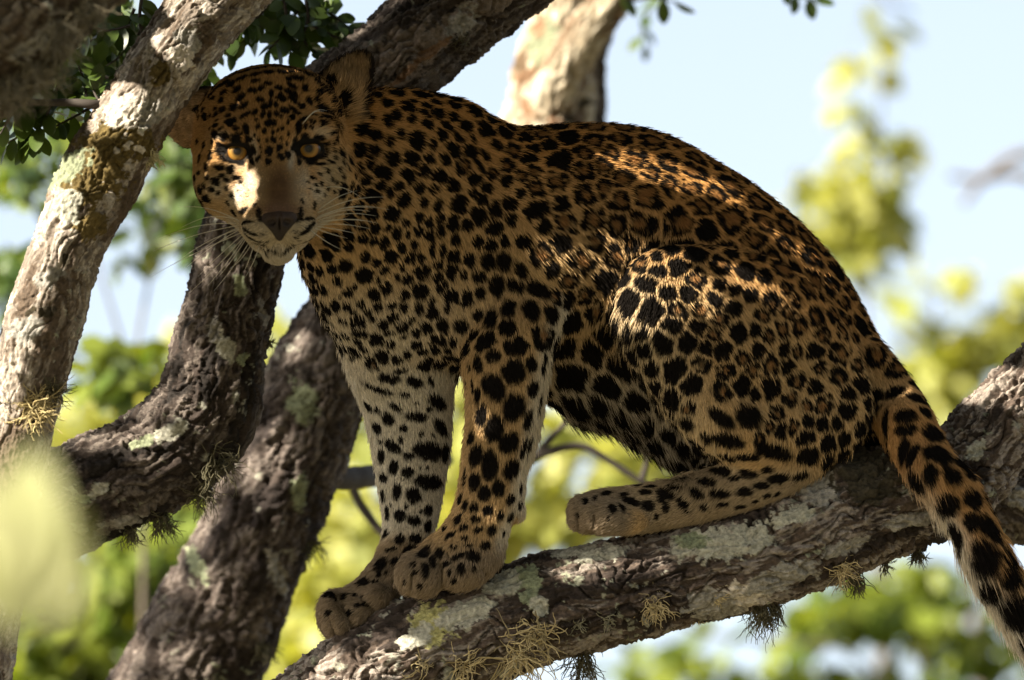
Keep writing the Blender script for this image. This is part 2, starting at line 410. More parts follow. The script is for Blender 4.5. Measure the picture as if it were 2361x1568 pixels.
HLEN = np.array([(645,450,2.5),(640,380,3.2),(620,200,6),(560,280,5),(700,280,6),(520,430,6),(470,420,9),(470,470,11),(760,450,9),(790,520,14),(750,560,10),(560,530,4.5),(720,530,4.5),(640,575,8),(850,350,15),(880,240,13),(760,650,13),(850,550,12),
 (800,780,14),(1050,400,13),(1000,600,13),(1100,650,13),(1150,850,9),(1150,1000,8),(1120,1200,7),(1000,1310,7),(1090,1310,7),(940,900,10),(950,1150,9),(800,1400,7),(1200,330,14),(1450,310,14),(1700,450,13),(1900,650,13),(1350,600,14),(1380,850,15),
 (1330,950,22),(1420,980,24),(1540,1050,20),(1500,620,13),(1430,740,20),(1470,850,18),(1540,940,18),(1620,1020,16),(1650,700,13),(1850,800,13),(1700,950,13),(1640,1080,12),(1500,1160,6),(1750,1120,7),(1340,1190,6.5),(1420,1200,6.5),(2030,950,18),(2080,980,16),(2140,1170,26),(2200,1180,17),(2220,1300,30),(2330,1400,26),
 (810,190,20),(780,250,22),(830,170,9),(430,280,9),(1250,900,13),(1040,840,14),(1600,850,9),(1560,760,10),(1620,930,10),(1350,700,10),(1330,780,12),(1520,820,12),(1480,680,13),(1580,650,9),(1700,1030,9)], float)
HLEN[:, 2] *= np.where(HLEN[:, 2] >= 20, .85, np.where(HLEN[:, 2] >= 9, .62, .85))
HLEN[(HLEN[:, 0] > 2000), 2] *= .75
def idw(T, fx, fy, nv, pw=2.0, s=900.0):
    out = np.zeros((len(fx), nv)); w = np.zeros(len(fx))
    for r in T:
        q = 1/((fx-r[0])**2+(fy-r[1])**2+s)**pw; w += q
        for k in range(nv): out[:, k] += q*r[2+k]
    return out/w[:, None]
HEADN = ('bridge_top','bridge','muzzle','pad_left','pad_right','chin','jaw','brow_left','brow_right','cheek_left','cheek_right','side_left','side_right','lid_left','lid_right','low_lid_left','low_lid_right')
PN = {p.name: p for p in parts if isinstance(p, Part)}
def base_colour(P, N, fx, fy):
    """ground colour of the coat, before the spots"""
    n = len(P); d = {k: p.pts(P) for k, p in PN.items()}
    back = np.array([.48,.245,.080]); flank = np.array([.50,.340,.170]); pale = np.array([.60,.535,.43]); cream = np.array([.53,.43,.30])
    up = sstep(-.1, .8, N[:, 2])
    c = flank+(back-flank)*(np.clip(.25+.75*up, 0, 1)*sstep(700, 380, fy-.35*np.maximum(fx-1500, 0)))[:, None]
    def mix(c, col, w): return c+(np.asarray(col)-c)*np.clip(w, 0, 1)[:, None]
    tor = 1-sstep(-.004, .012, np.minimum(d['torso'], d['neck']))
    c = mix(c, back, sstep(1300, 1600, fx)*sstep(620, 420, fy-.6*np.maximum(fx-1500, 0))*.7)
    c = mix(c, cream, sstep(560, 720, fy)*sstep(1250, 950, fx)*.8)                                   # chest
    c = mix(c, pale, sstep(660, 800, fy-.0*fx)*sstep(1060, 900, fx)*.75)
    belly = sstep(760, 900, fy)*sstep(1230, 1290, fx)*sstep(1640, 1540, fx-(fy-900)*.6)
    c = mix(c, pale*.8, belly*(1-sstep(0, .02, d['torso']))*.8)
    w = 1-sstep(.0, .012, d['far_leg']); c = mix(c, pale*np.array([1, 1.02, 1.05]), w*sstep(740, 860, fy)*.95)
    c = mix(c, flank*.9, (1-sstep(0, .01, d['far_paw']))*.9); c = mix(c, flank*.9, w*sstep(1200, 1280, fy))
    w = 1-sstep(.0, .012, d['fore_leg']); c = mix(c, [.46,.31,.155], w*sstep(650, 750, fy))
    c = mix(c, pale, w*sstep(.35, .8, N[:, 0])*.9)                                                  # rear edge of the leg
    w = (1-sstep(.0, .012, d['hind_foot'])); c = mix(c, [.34,.26,.165], w)
    w = (1-sstep(0, .02, d['shank']))*sstep(1590, 1450, fx-(fy-700)*.45); c = mix(c, [.55,.43,.27], w*.9)   # fringe in front of the thigh
    w = 1-sstep(.0, .012, d['tail']); c = mix(c, [.46,.26,.105], w*sstep(880, 960, fy))
    side = (fx-2150)-(fy-1170)*.62                                                                  # distance from the tail's lower edge
    c = mix(c, pale*1.05, w*sstep(1050, 1200, fy)*sstep(75, 5, side)); c = mix(c, pale, w*sstep(1300, 1420, fy)*.7)
    c = mix(c, np.array([.25,.19,.128]), sstep(1215, 1290, fy)*sstep(1230, 1180, fx)); c = mix(c, [.27,.21,.145], sstep(1480, 1440, fx)*sstep(1290, 1300, fx)*sstep(1120, 1135, fy)*sstep(1245, 1235, fy))
    # head
    hdist = d['skull'].copy(); hi = np.nonzero((fx < 900) & (fy < 680))[0]
    hdist[hi] = np.min([hdist[hi]]+[p.pts(P[hi]) for p in parts if isinstance(p, Ell) and p.name in HEADN], 0)
    hd = 1-sstep(.002, .012, hdist)
    cx = (fx/.576416-600)*1.568; cy = (fy/.576416-150)*1.568
    hd = hd*sstep(1270, 1180, cx)
    fc = np.tile(np.array([.42,.235,.090]), (n, 1))
    g = lambda x, y, rx, ry, a=0: np.exp(-(((cx-x)*math.cos(a)-(cy-y)*math.sin(a))/rx)**2-(((cx-x)*math.sin(a)+(cy-y)*math.cos(a))/ry)**2)
    fc = mix(fc, [.43,.30,.155], sstep(700, 900, cy)*.8)
    fc = mix(fc, [.38,.295,.18], sstep(1020, 1120, cx)*sstep(600, 760, cy)*.8)
    fc = mix(fc, pale, 1.0*(g(590, 920, 90, 110)+.9*g(1020, 930, 90, 120)+0.75*g(655, 700, 26, 85, .1)+.6*g(900, 710, 24, 80, -.1)+.7*g(450, 620, 50, 30)+.6*g(1060, 600, 70, 35)+.8*g(880, 800, 20, 40)))
    fc = mix(fc, [.165,.092,.046]*(1+.25*noise3(P/.003))[:, None], 1.0*np.clip(g(812, 960, 92, 185)*1.25, 0, 1)*sstep(700, 840, cy))        # bridge of the nose
    fc = mix(fc, [.19,.115,.080], np.clip(g(812, 1080, 120, 45)*1.3, 0, 1))
    fc = mix(fc, [.44,.37,.27], sstep(1090, 1170, cy)*np.clip(1.2-g(812, 1080, 100, 70)*1.5, 0, 1))
    fc = mix(fc, pale, g(560, 1010, 60, 60)*.8+g(430, 940, 60, 60)*.6)
    fc = mix(fc, [.48,.42,.33], sstep(1290, 1350, cy))
    c = mix(c, fc, hd)
    for nm in ('left_ear', 'right_ear'):
        w = (1-sstep(.0, .008, d[nm])); ed = np.sqrt(PN[nm].A_at(P[:, 0], P[:, 2]))-PN[nm].R; tipw = sstep(450, 200, cy) if nm == 'right_ear' else 0*cy; c = mix(c, np.array([.44,.29,.155])*(1-.35*tipw)[:, None]*(1+.5*noise3(P*np.array([1, 1, .3])/.004))[:, None], w*sstep(-.2, -.5, N[:, 1])); c = mix(c, [.02,.016,.014], np.maximum(w*sstep(-.35, -.05, N[:, 1]+.25*noise3(P/.008)), w*sstep(-.0050, -.0015, ed+.0015*noise3(P/.005))*(fy < (330 if nm == 'right_ear' else 285))))
    return c, hd
# --- spots measured on the animal: (x, y, half length, half width, tilt) in four close views
FACE = '''520,240,30,14,30 600,215,35,13,25 690,195,35,13,10 780,185,35,13,0 870,195,35,13,-12 950,225,32,14,-25 1000,255,28,14,-30 470,290,26,16,35 570,265,32,14,25 660,240,30,13,15 745,225,28,13,0 830,225,30,13,-10 925,268,34,18,-10
430,312,30,14,40 545,335,26,20,40 640,342,28,18,-20 660,282,22,12,0 740,300,24,14,0 810,327,22,18,-20 890,317,30,18,-40 965,335,26,14,80 470,347,24,16,25 455,395,20,18,90 570,385,32,18,45 690,402,26,16,-40 760,362,26,14,90 885,362,40,20,-35 900,407,34,16,-35 990,412,24,16,110 1030,405,18,12,110
590,435,30,17,45 465,452,22,20,90 420,445,14,12,90 385,490,14,10,90 500,490,20,17,90 430,515,20,15,90 600,495,38,15,55 660,475,22,18,90 720,442,24,22,0 755,425,34,13,90 790,432,20,14,90 840,470,26,20,-40 895,465,30,18,-50 710,492,22,14,90 750,495,26,12,90 790,490,20,14,90 930,482,14,12,0 535,510,14,10,40 310,457,20,14,20 345,390,34,14,25
380,580,22,18,90 545,577,24,20,0 450,578,36,14,38 605,580,46,22,98 575,612,14,14,0 680,567,28,15,80 670,525,18,16,90 720,597,22,16,90 750,547,14,12,0 782,542,14,12,0 770,607,24,12,90 800,592,20,12,90 825,582,18,14,90 820,507,14,12,90 860,542,22,10,90 865,617,22,10,90 925,572,50,24,85 970,572,24,16,90 1010,537,26,16,-20 1070,542,24,22,0 1005,577,18,14,0 1120,602,26,18,70 1140,552,14,14,0
660,627,14,8,90 685,652,16,10,90 820,642,14,12,90 735,655,14,11,90 695,692,14,9,90 740,692,10,8,90 770,697,10,8,90 855,672,14,10,90 700,722,10,8,90 735,727,8,6,90 850,717,8,8,0 800,682,9,7,90
345,672,28,18,100 305,642,22,16,90 320,747,34,18,90 390,737,38,18,90 365,802,34,18,110 400,662,18,16,90 450,812,34,18,-20 315,837,22,16,0 375,872,20,18,0 440,882,14,10,0 350,927,26,14,-40 400,947,20,18,-30 440,972,16,16,0 500,892,26,12,-30 460,862,24,14,0 562,882,30,15,-15 578,908,18,13,0 495,942,20,12,110 520,992,22,12,105 500,1042,20,14,-40 530,1102,22,14,-40
600,930,8,5,90 622,962,7,5,90 640,920,7,5,90 580,1000,8,6,90 650,970,6,4,90 560,962,10,6,90 602,1012,6,4,90 625,1000,6,4,90 545,925,8,6,90 660,930,6,4,90 610,985,6,4,60 585,955,6,4,60
1130,682,30,16,90 1180,662,22,16,90 1110,772,30,12,-10 1060,792,34,10,10 1190,762,26,14,90 1140,745,16,12,90 1170,812,18,14,90 1100,832,16,14,90 1050,852,16,12,0 1010,882,20,10,-10 1060,912,18,14,90 1130,882,16,14,90 1030,922,16,12,0 1100,942,20,14,90 1160,902,16,14,0 1040,962,14,14,0 1080,982,14,12,90 1022,1052,30,16,70 950,1027,20,12,90 1200,862,22,14,90 1225,792,26,14,90 1000,950,12,8,0 985,905,12,8,0 1140,960,16,12,70
600,1150,62,10,-17 620,1215,58,11,-12 640,1262,52,9,-10 590,1087,40,13,10 662,1052,16,14,0 742,1272,12,7,-20 700,1290,30,9,-25 720,1225,12,6,-20 990,1127,52,10,28 1000,1182,66,12,28 962,1222,45,8,25 965,1282,60,15,30 900,1252,10,6,0 920,1268,10,6,0 905,1215,12,6,30 690,1303,52,8,-14 765,1322,34,6,-8 868,1310,44,7,14
640,786,42,17,-32 935,782,20,36,0 500,770,40,12,-25 460,735,14,30,0 1085,690,16,40,0 690,1110,14,42,14 935,1105,14,42,-14'''
LEG = '''785,30,40,25,75 825,75,24,12,90 875,65,50,25,105 960,20,40,35,0 1075,105,65,58,60 1175,60,40,34,90 1245,60,60,20,80 960,195,74,56,130 1185,200,45,34,70 870,240,45,20,85 810,190,40,12,90 842,187,40,10,90 1075,310,76,54,70 890,360,60,34,75 965,430,72,48,75 1155,370,55,25,70 1225,280,60,16,80 835,485,35,25,60 1050,510,56,50,70 1132,540,60,18,75 860,585,58,42,65 940,640,80,44,85 1060,665,56,44,60 1165,520,60,14,82 855,735,50,34,70 800,710,50,14,85 990,770,45,36,90 910,800,40,34,80 775,835,30,20,60 850,880,28,24,90 803,870,30,18,90 1060,835,28,25,10 930,900,28,26,0 1000,930,26,20,90 1060,940,28,22,90 1115,770,30,16,90 1110,870,25,18,90 763,955,30,20,65 860,948,26,18,0 795,998,22,20,0 875,1010,30,14,15 950,1012,27,27,0 720,1045,30,16,25 800,1058,22,14,0 690,1010,22,14,90 1020,1030,18,12,90 915,1100,24,20,0 820,1100,20,8,0 735,1108,18,7,0 495,1145,38,34,60 580,1145,35,26,80 660,1150,24,18,90 620,1195,30,14,90 580,1245,34,18,90 845,1160,30,24,-25 760,1165,30,14,25 780,1232,22,20,90 695,1210,18,14,0 510,1215,16,12,0 715,1258,14,10,90 550,1335,16,12,90 740,1305,18,14,90 460,1310,14,8,90 850,1235,14,10,90 520,1260,16,10,0
365,145,60,28,-10 510,165,50,28,-25 430,105,40,16,0 290,205,95,18,-15 600,150,40,14,-60 640,275,62,38,-30 450,240,34,12,0 595,325,20,14,0 520,285,14,10,0 400,310,34,20,-25 240,305,34,22,-20 295,325,18,16,0 520,365,60,25,-10 355,375,42,28,-40 290,425,34,28,-10 445,430,22,20,0 660,425,62,28,-30 545,462,16,12,0 615,470,14,8,0 430,495,18,14,90 315,505,16,14,0 385,535,48,28,-30 590,560,82,48,-10 685,570,50,34,90 480,590,30,22,0 320,590,40,25,80 545,655,10,8,0 585,655,12,10,0 390,655,40,28,80 470,685,34,26,-10 600,740,86,40,-8 330,715,34,25,0 445,730,9,9,0 410,790,40,26,90 505,815,40,38,90 330,820,30,24,90 465,880,14,12,90 355,915,40,18,85 375,870,10,8,90 590,900,30,28,90 545,908,12,12,0 430,930,34,34,0 510,960,38,26,-10 590,990,34,25,90 350,1035,26,20,90 435,1065,28,24,0 520,1058,34,24,0 385,1125,25,10,10 325,1210,34,24,55 410,1198,22,18,0 360,1255,12,10,90 315,1265,16,14,90 225,1310,26,20,-15 295,1310,14,12,0 120,1400,20,14,60 180,1390,12,10,0 35,1390,24,24,0 220,1395,10,8,0 195,1450,14,12,0 250,1440,14,12,90 145,1490,20,14,0 30,1490,14,14,0'''
CHEST = '''145,1140,40,20,5 160,1210,30,18,-20 365,1240,26,20,90 280,1140,26,14,0 345,1158,16,10,0 85,840,36,30,40 170,800,30,22,80 210,1075,22,12,10 295,1015,26,14,20 415,1030,35,20,95 385,1075,14,12,0 470,1000,30,14,90 520,1105,38,28,100 540,1030,28,14,90 605,1110,36,34,90 230,905,16,10,90 315,890,18,12,90 60,975,14,10,90 130,930,18,14,90 75,1085,26,12,0 120,1045,16,8,0 30,1100,16,10,0 40,1165,14,12,90
820,1030,45,34,105 920,1040,50,34,110 1010,1060,42,38,130 745,1080,50,36,110 685,1060,28,28,0 765,930,50,36,95 850,930,45,30,-20 945,950,60,35,-30 690,960,28,25,90 615,1260,40,14,75 795,820,45,36,110 725,820,40,36,110 685,890,30,28,-10 870,860,40,25,120 615,880,24,20,90 575,720,30,22,100 475,760,38,14,90 520,770,30,16,90 510,685,28,20,90 430,560,24,18,100 495,570,34,20,80 300,175,30,26,80 260,200,26,34,0 200,260,30,26,0 320,260,26,22,60 180,180,34,14,110 270,290,20,26,0 370,190,18,26,0 480,120,30,22,20 380,115,26,16,20 580,270,32,20,110 650,280,26,14,100 700,350,34,16,115 680,400,44,14,120 750,310,34,24,110 180,380,34,18,90'''
TAIL = '''300,290,45,35,20 390,312,40,25,-10 432,372,35,25,-20 350,390,48,30,0 350,450,48,26,0 265,420,60,18,90 470,470,50,45,-30 345,545,55,28,90 385,560,50,26,80 280,540,50,14,105 490,560,62,45,-40 395,660,45,38,-10 600,620,64,42,-50 455,635,40,30,110 550,645,45,36,-20 525,770,62,50,130 640,750,55,42,-40 705,770,64,25,-55 570,910,58,32,108 640,850,42,32,120 715,880,64,38,-60 690,990,68,50,110 790,1000,52,30,-60 705,1130,52,46,0 800,1080,52,44,-50 830,1230,90,58,-60 745,1280,20,16,90 870,1380,44,24,120 900,1180,60,40,-60 930,1320,70,50,-60 980,1450,70,50,-60 940,1500,50,40,-60'''
FOOT = '''260,540,10,8,90 300,480,16,8,90 345,465,14,8,90 395,440,16,12,0 425,512,14,12,90 470,512,16,9,90 510,480,28,12,-25 480,445,12,8,0 590,500,20,16,0 580,435,20,10,0 655,465,14,12,0 680,440,28,18,-20 550,405,18,8,0 715,400,26,14,-25 610,410,20,9,0 760,480,28,20,-50 677,505,16,12,90 635,550,10,7,90 745,370,30,8,-5 820,425,36,18,-35 860,495,18,14,-20 865,375,40,18,-20 930,430,45,18,-10 930,325,50,20,-25 950,485,25,12,0 1000,365,22,12,0 1050,430,36,20,-5 1030,500,25,12,0 1065,345,40,20,-5 1130,400,34,14,0 1210,365,45,22,10 1160,325,25,18,0 1160,445,18,10,0 1205,440,14,12,0 1310,350,30,22,20 1105,475,18,10,0 1060,265,55,22,-10 945,260,55,24,-20 405,555,8,6,90 780,520,14,10,0 960,180,70,34,-20 1180,230,90,34,-25 1050,60,56,50,-30 930,75,60,28,-35 760,90,40,30,-20 860,160,30,20,-40'''
BLOB = []    # centre, axis a, axis b, normal, ra, rb
RADD = 1.0
def add_blob(P, N, ax, ra, rb):
    a = ax-N*(ax@N); a = a/max(np.linalg.norm(a), 1e-6); BLOB.append((P, a, np.cross(N, a), N, ra, rb))
def measured(txt, x0, y0, sc, grow=1.0, vary=None):
    for q in txt.split():
        x, y, a, b, t = map(float, q.split(',')); h = on_skin((x0+x/sc)*.576416, (y0+y/sc)*.576416)
        if h is None: continue
        m = M_PER*.576416/sc*grow*(vary(x, y) if vary else 1); t = math.radians(t)
        add_blob(h[0], h[1], np.array([math.cos(t), 0, math.sin(t)]), a*m, b*m)
measured(FACE, 600, 150, 1.568, 1.22, lambda x, y: 1.25 if y < 300 else (1.05 if y < 500 else (.80 if y < 640 else (.88 if y < 1070 else 1.12)))); NFACE = len(BLOB)
measured(LEG, 1300, 1400, 1.425, 1.2, lambda x, y: 1.2 if y > 1080 else 1.0); measured(CHEST, 1300, 300, 1.12, 1.1); measured(TAIL, 3300, 1300, 1.104, 1.12); measured(FOOT, 2100, 1600, 1.183, 1.25, lambda x, y: 1.45 if x < 700 and y > 380 else 1.0)
# --- the rest of the coat: spots and rosettes spread over the skin at the measured spacing
SPC = np.array([(620,180,26,0),(520,230,26,0),(730,220,28,0),(480,300,26,0),(900,300,38,0),(850,420,36,0),(950,450,34,0),(1000,560,31,0),(900,560,30,0),(900,650,32,0),(1080,480,33,0),(1100,620,40,0),(760,600,34,0),(1180,400,36,.3),(1150,320,40,.3),(1100,250,40,0),
 (1300,400,50,.7),(1300,500,46,.6),(1250,650,46,.5),(1330,650,52,.7),(1400,330,62,1),(1500,420,60,1),(1550,350,66,1),(1450,550,54,.9),(1350,800,64,0),(1300,900,72,0),(1420,900,70,0),(1650,450,66,1),(1750,520,62,1),(1850,580,60,1),(1550,640,44,.1),
 (1500,720,46,0),(1650,680,42,.45),(1800,680,44,.65),(1900,720,48,.8),(1950,800,48,.8),(1700,800,43,.5),(1550,800,46,0),(1850,850,45,.55),(1650,900,46,.3),(1780,930,46,.35),(1560,880,46,0),(1950,920,42,.1),(1900,1000,42,0),(2050,860,48,.2)], float)
allow = np.ones(len(LV), bool); LFX, LFY = F_of(LV)
for nm in ('skull', 'left_ear', 'right_ear', 'fore_leg', 'far_leg', 'far_paw', 'hind_foot'):
    dd = PN[nm].pts(LV); allow &= dd > .012
allow &= ~((PN['tail'].pts(LV) < .006) & (LFY > 930)) & (np.linalg.norm(LV-HP(800, 1150, .05), axis=1) > .075)
for q_ in parts:
    if q_.name == 'toe': allow &= q_.pts(LV) > .012
allow |= (PN['fore_leg'].pts(LV) < .012) & (LFY < 800)
far = LV[:, 1] > .03; allow |= far & (np.minimum(PN['torso'].pts(LV), PN['tail'].pts(LV)) < .01)
LCY = (LFY/.576416-150)*1.568; allow |= (PN['skull'].pts(LV) < .004) & (LCY < 500) & (LV[:, 1] < HY+.02)
cand = np.nonzero(allow)[0]; rng.shuffle(cand); cand = cand[:40000]
fl = idw(FLOW, LFX[cand], LFY[cand], 2, 2.5)
sp = idw(SPC, LFX[cand], LFY[cand], 2, 2.5); cell = {}; CS = .03
def cells(p): return tuple(np.floor(p/CS).astype(int))
def put(p, r): cell.setdefault(cells(p), []).append((p, r))
def free(p, r):
    c = cells(p)
    for i in (-1, 0, 1):
        for j in (-1, 0, 1):
            for k in (-1, 0, 1):
                for q, rr in cell.get((c[0]+i, c[1]+j, c[2]+k), ()):
                    if (p[0]-q[0])**2+(p[1]-q[1])**2+(p[2]-q[2])**2 < (.5*(r+rr))**2: return False
    return True
for b in BLOB:
    if b[4] > .003: put(b[0], 2.0*math.sqrt(b[4]*b[5]))
SEED = [(b[0], 2.0*math.sqrt(b[4]*b[5]), 0.0, False) for b in BLOB[NFACE:] if b[4] > .004]       # position, spacing, rosette, drawn
SEED += [(b[0], 2.0*math.sqrt(b[4]*b[5]), 0.0, False) for b in BLOB[:NFACE] if b[4] > .003]
TINT = []
for ci, v in enumerate(cand):
    s0 = sp[ci, 0]*M_PER*.90*(1+.5*(rng.random()-.5)); p = LV[v]
    if not free(p, s0): continue
    put(p, s0); SEED.append((p, s0, 1.0 if rng.random() < sp[ci, 1] else 0.0, True))
print('spots', len(BLOB), 'seeds', len(SEED), round(time.time()-T0, 1))
def bins(P, cs):
    k = np.floor(P/cs).astype(np.int64)+2000; key = (k[:, 0]*4096+k[:, 1])*4096+k[:, 2]; o = np.argsort(key, kind='stable'); ks = key[o]
    u, st = np.unique(ks, return_index=True); en = np.append(st[1:], len(ks)); return dict(zip(u.tolist(), zip(st.tolist(), en.tolist()))), o
def near_idx(B, o, cs, p, r):
    lo = np.floor((p-r)/cs).astype(int)+2000; hi = np.floor((p+r)/cs).astype(int)+2000; out = []
    for i in range(lo[0], hi[0]+1):
        for j in range(lo[1], hi[1]+1):
            for k in range(lo[2], hi[2]+1):
                s = B.get((i*4096+j)*4096+k)
                if s: out.append(o[s[0]:s[1]])
    return np.concatenate(out) if out else np.zeros(0, int)
def spots_at(P, soft=.20):
    """how black the coat is at each point, and how much of a rosette's tawny centre it shows"""
    n = len(P); B, o = bins(P, .012); dmin = np.full(n, 9.0)
    nz = noise3(P/.0055)*.17+noise3(P/.012+9)*.08
    for c, a, b, nn, ra, rb in BLOB:
        r = max(ra, rb)*1.5; i = near_idx(B, o, .012, c, r)
        if not len(i): continue
        d = P[i]-c; e = np.sqrt((d@a/ra)**2+(d@b/rb)**2+(d@nn/(1.6*r))**2); dmin[i] = np.minimum(dmin[i], e)
    m = 1-sstep(1-soft, 1+soft, dmin+nz)
    # packed spots: each seed owns the skin nearest to it, a pale net runs along the borders
    Q = P+.0028*np.stack([noise3(P/.009+k*13) for k in range(3)], 1); d1 = np.full(n, 9.0); d2 = np.full(n, 9.0); own = np.zeros(n, int)
    for k, (c, s_, rz, dr) in enumerate(SEED):
        i = near_idx(B, o, .012, c, s_*1.7+.004)
        if not len(i): continue
        e = np.linalg.norm(Q[i]-c, axis=1)*(SMEAN/s_)**.5; cl = e < d1[i]; d2[i] = np.where(cl, d1[i], np.minimum(d2[i], e)); own[i] = np.where(cl, k, own[i]); d1[i] = np.where(cl, e, d1[i])
    S_ = np.array([q[1] for q in SEED])[own]; RZ = np.array([q[2] for q in SEED])[own]; DR = np.array([q[3] for q in SEED])[own]
    bd = (np.minimum(d2, 9)-d1)/2; rel = d1/S_; big = noise3(P/.03+3)
    g = S_*(.060+.018*big+.03*noise3(P/.006+2)); sp_ = sstep(-.0007, .0007, bd-g)*(1-sstep(.60, .70, rel+.10*noise3(P/.006+8)))*DR*(d1 < 8)
    inner = (1-sstep(.13, .25, rel+.09*noise3(P/.007+6)))*RZ
    gap = sstep(.30, .45, noise3(P/.009+15))*RZ
    sp_ = sp_*(1-.85*np.maximum(inner, .8*gap*sstep(.2, .3, rel))); tint = inner*DR*(d1 < 8)*sstep(0, .002, bd)
    return np.maximum(m, sp_), tint
SMEAN = float(np.mean([q[1] for q in SEED]))
def eye_black(fx, fy):
    cx = (fx/.576416-600)*1.568; cy = (fy/.576416-150)*1.568
    a = lambda x, y, rx, ry: ((cx-x)/rx)**2+((cy-y)/ry)**2
    return np.minimum(a(550, 722, 106, 74), a(1000, 704, 106, 76)), np.minimum(a(548, 716, 92, 64), a(1000, 698, 92, 66)), a(812, 1160, 130, 80)
def coat(P, N):
    fx, fy = F_of(P); c, hd = base_colour(P, N, fx, fy); m, t = spots_at(P)
    c = c+(np.array([.25,.115,.040])-c)*(t*.85)[:, None]
    e1, e2, ns = eye_black(fx, fy); nz = noise3(P/.003)*.12
    m = np.maximum(m, (1-sstep(.8, 1.05, e1+nz))*hd)
    return c+(np.array([.010,.0085,.0075])-c)*m[:, None], fx, fy, m, hd
# ------------------------------------------------------------------ the animal's objects
LEO_BASE = to_world(VP(1200, 1240, -.06))
leo = empty('leopard', LEO_BASE)
tag(leo, 'spotted leopard crouching on the thick lichen-covered bough, head turned to the viewer', 'leopard')
mb, nodes, links, bs = new_mat('leopard_skin')
at = nnode(nodes, 'ShaderNodeAttribute', attribute_name='coat'); links.new(at.outputs['Color'], bs.inputs['Base Color'])
bs.inputs['Roughness'].default_value = .8; bs.inputs['Specular IOR Level'].default_value = .15
vc, _, _, _, _ = coat(LV, LN)
body = mesh_obj('body', to_world(LV), LQ, mb, leo, attrs={'coat': vc*.55})
# fur
FUR_N = 520000
tri = np.concatenate([LQ[:, [0, 1, 2]], LQ[:, [0, 2, 3]]])
ar = np.linalg.norm(np.cross(LV[tri[:, 1]]-LV[tri[:, 0]], LV[tri[:, 2]]-LV[tri[:, 0]]), axis=1)
tn = LN[tri[:, 0]]; tc = LV[tri[:, 0]]
vw = nrm(tc-EYE0); fac = -(tn*vw).sum(1)
w = ar*np.where(fac > -.35, 1.0, .12)
fxt, fyt = LFX[tri[:, 0]], LFY[tri[:, 0]]
w *= np.where((fxt < 880) & (fyt < 640), 1.9, 1.0)
w /= w.sum()
ti = rng.choice(len(tri), FUR_N, p=w); u = rng.random((FUR_N, 2)); fl_ = u.sum(1) > 1; u[fl_] = 1-u[fl_]
T = tri[ti]; u0 = 1-u.sum(1)
P = LV[T[:, 0]]*u0[:, None]+LV[T[:, 1]]*u[:, :1]+LV[T[:, 2]]*u[:, 1:]
N = nrm(LN[T[:, 0]]*u0[:, None]+LN[T[:, 1]]*u[:, :1]+LN[T[:, 2]]*u[:, 1:])
C, fx, fy, m, hd = coat(P, N)
e1, e2, ns = eye_black(fx, fy)
keep = ~((e2 < 1.0) & (hd > .5) & (N[:, 1] < .3)) & ~((ns < .75) & (hd > .5) & (P[:, 1] < HY-.06))
P, N, C, fx, fy, hd = P[keep], N[keep], C[keep], fx[keep], fy[keep], hd[keep]; nF = len(P)
L = idw(HLEN, fx, fy, 1, 2.0, 400.0)[:, 0]*1e-3
fl = idw(FLOW, fx, fy, 2, 2.5)
clump = noise3(P/.010); clump2 = noise3(P/.010+31.7)
T3 = np.stack([fl[:, 0]+.13*clump+.10*rng.normal(size=nF), .13*clump2+.10*rng.normal(size=nF), -fl[:, 1]+.13*noise3(P/.012+5)+.10*rng.normal(size=nF)], 1)
T3 = nrm(T3-N*(T3*N).sum(1)[:, None])
guard = (rng.random(nF) < .06) & (hd < .5); L = L*(.65+.6*rng.random(nF))*(1+.12*clump)*np.where(guard, 1.45, 1.0)
lay = np.radians(np.clip(14+5*rng.normal(size=nF), 8, 50)); lay = np.where(hd > .5, lay*.75, lay)+np.where(guard, .16, 0)
D0 = T3*np.cos(lay+.35)[:, None]+N*np.sin(lay+.35)[:, None]; D1 = T3*np.cos(lay-.30)[:, None]+N*np.sin(lay-.30)[:, None]+DOWN_F*np.clip(L/.05, 0, .5)[:, None]
ts = np.array([0, .35, .7, 1.0])
ST = P[:, None, :]-N[:, None, :]*.0006+L[:, None, None]*(D0[:, None, :]*(ts-.5*ts**2)[None, :, None]+D1[:, None, :]*(.5*ts**2)[None, :, None])
rad = np.array([.37, .35, .25, .05])*1e-3
radf = np.where(hd > .5, .72, 1.0)[:, None]*rad[None, :]*(.8+.4*rng.random((nF, 1)))
C = np.clip(C*(1+.20*rng.normal(size=(nF, 1))), .003, .9)
mf, nodes, links, bs = new_mat('leopard_fur')
nodes.remove(bs)
at = nnode(nodes, 'ShaderNodeAttribute', attribute_name='coat')
hb = nnode(nodes, 'ShaderNodeBsdfHairPrincipled', parametrization='COLOR')
links.new(at.outputs['Color'], hb.inputs['Color']); hb.inputs['Roughness'].default_value = .42; hb.inputs['Radial Roughness'].default_value = .6; hb.inputs['Coat'].default_value = 0.0
df = nnode(nodes, 'ShaderNodeBsdfDiffuse'); links.new(at.outputs['Color'], df.inputs['Color'])
mx = nnode(nodes, 'ShaderNodeMixShader'); mx.inputs[0].default_value = .45
links.new(df.outputs[0], mx.inputs[1]); links.new(hb.outputs[0], mx.inputs[2]); links.new(df.outputs[0], nodes['Material Output'].inputs['Surface'])
fur = curves_obj('fur', to_world(ST), radf, mf, body, color=C)
print('fur', nF, round(time.time()-T0, 1))

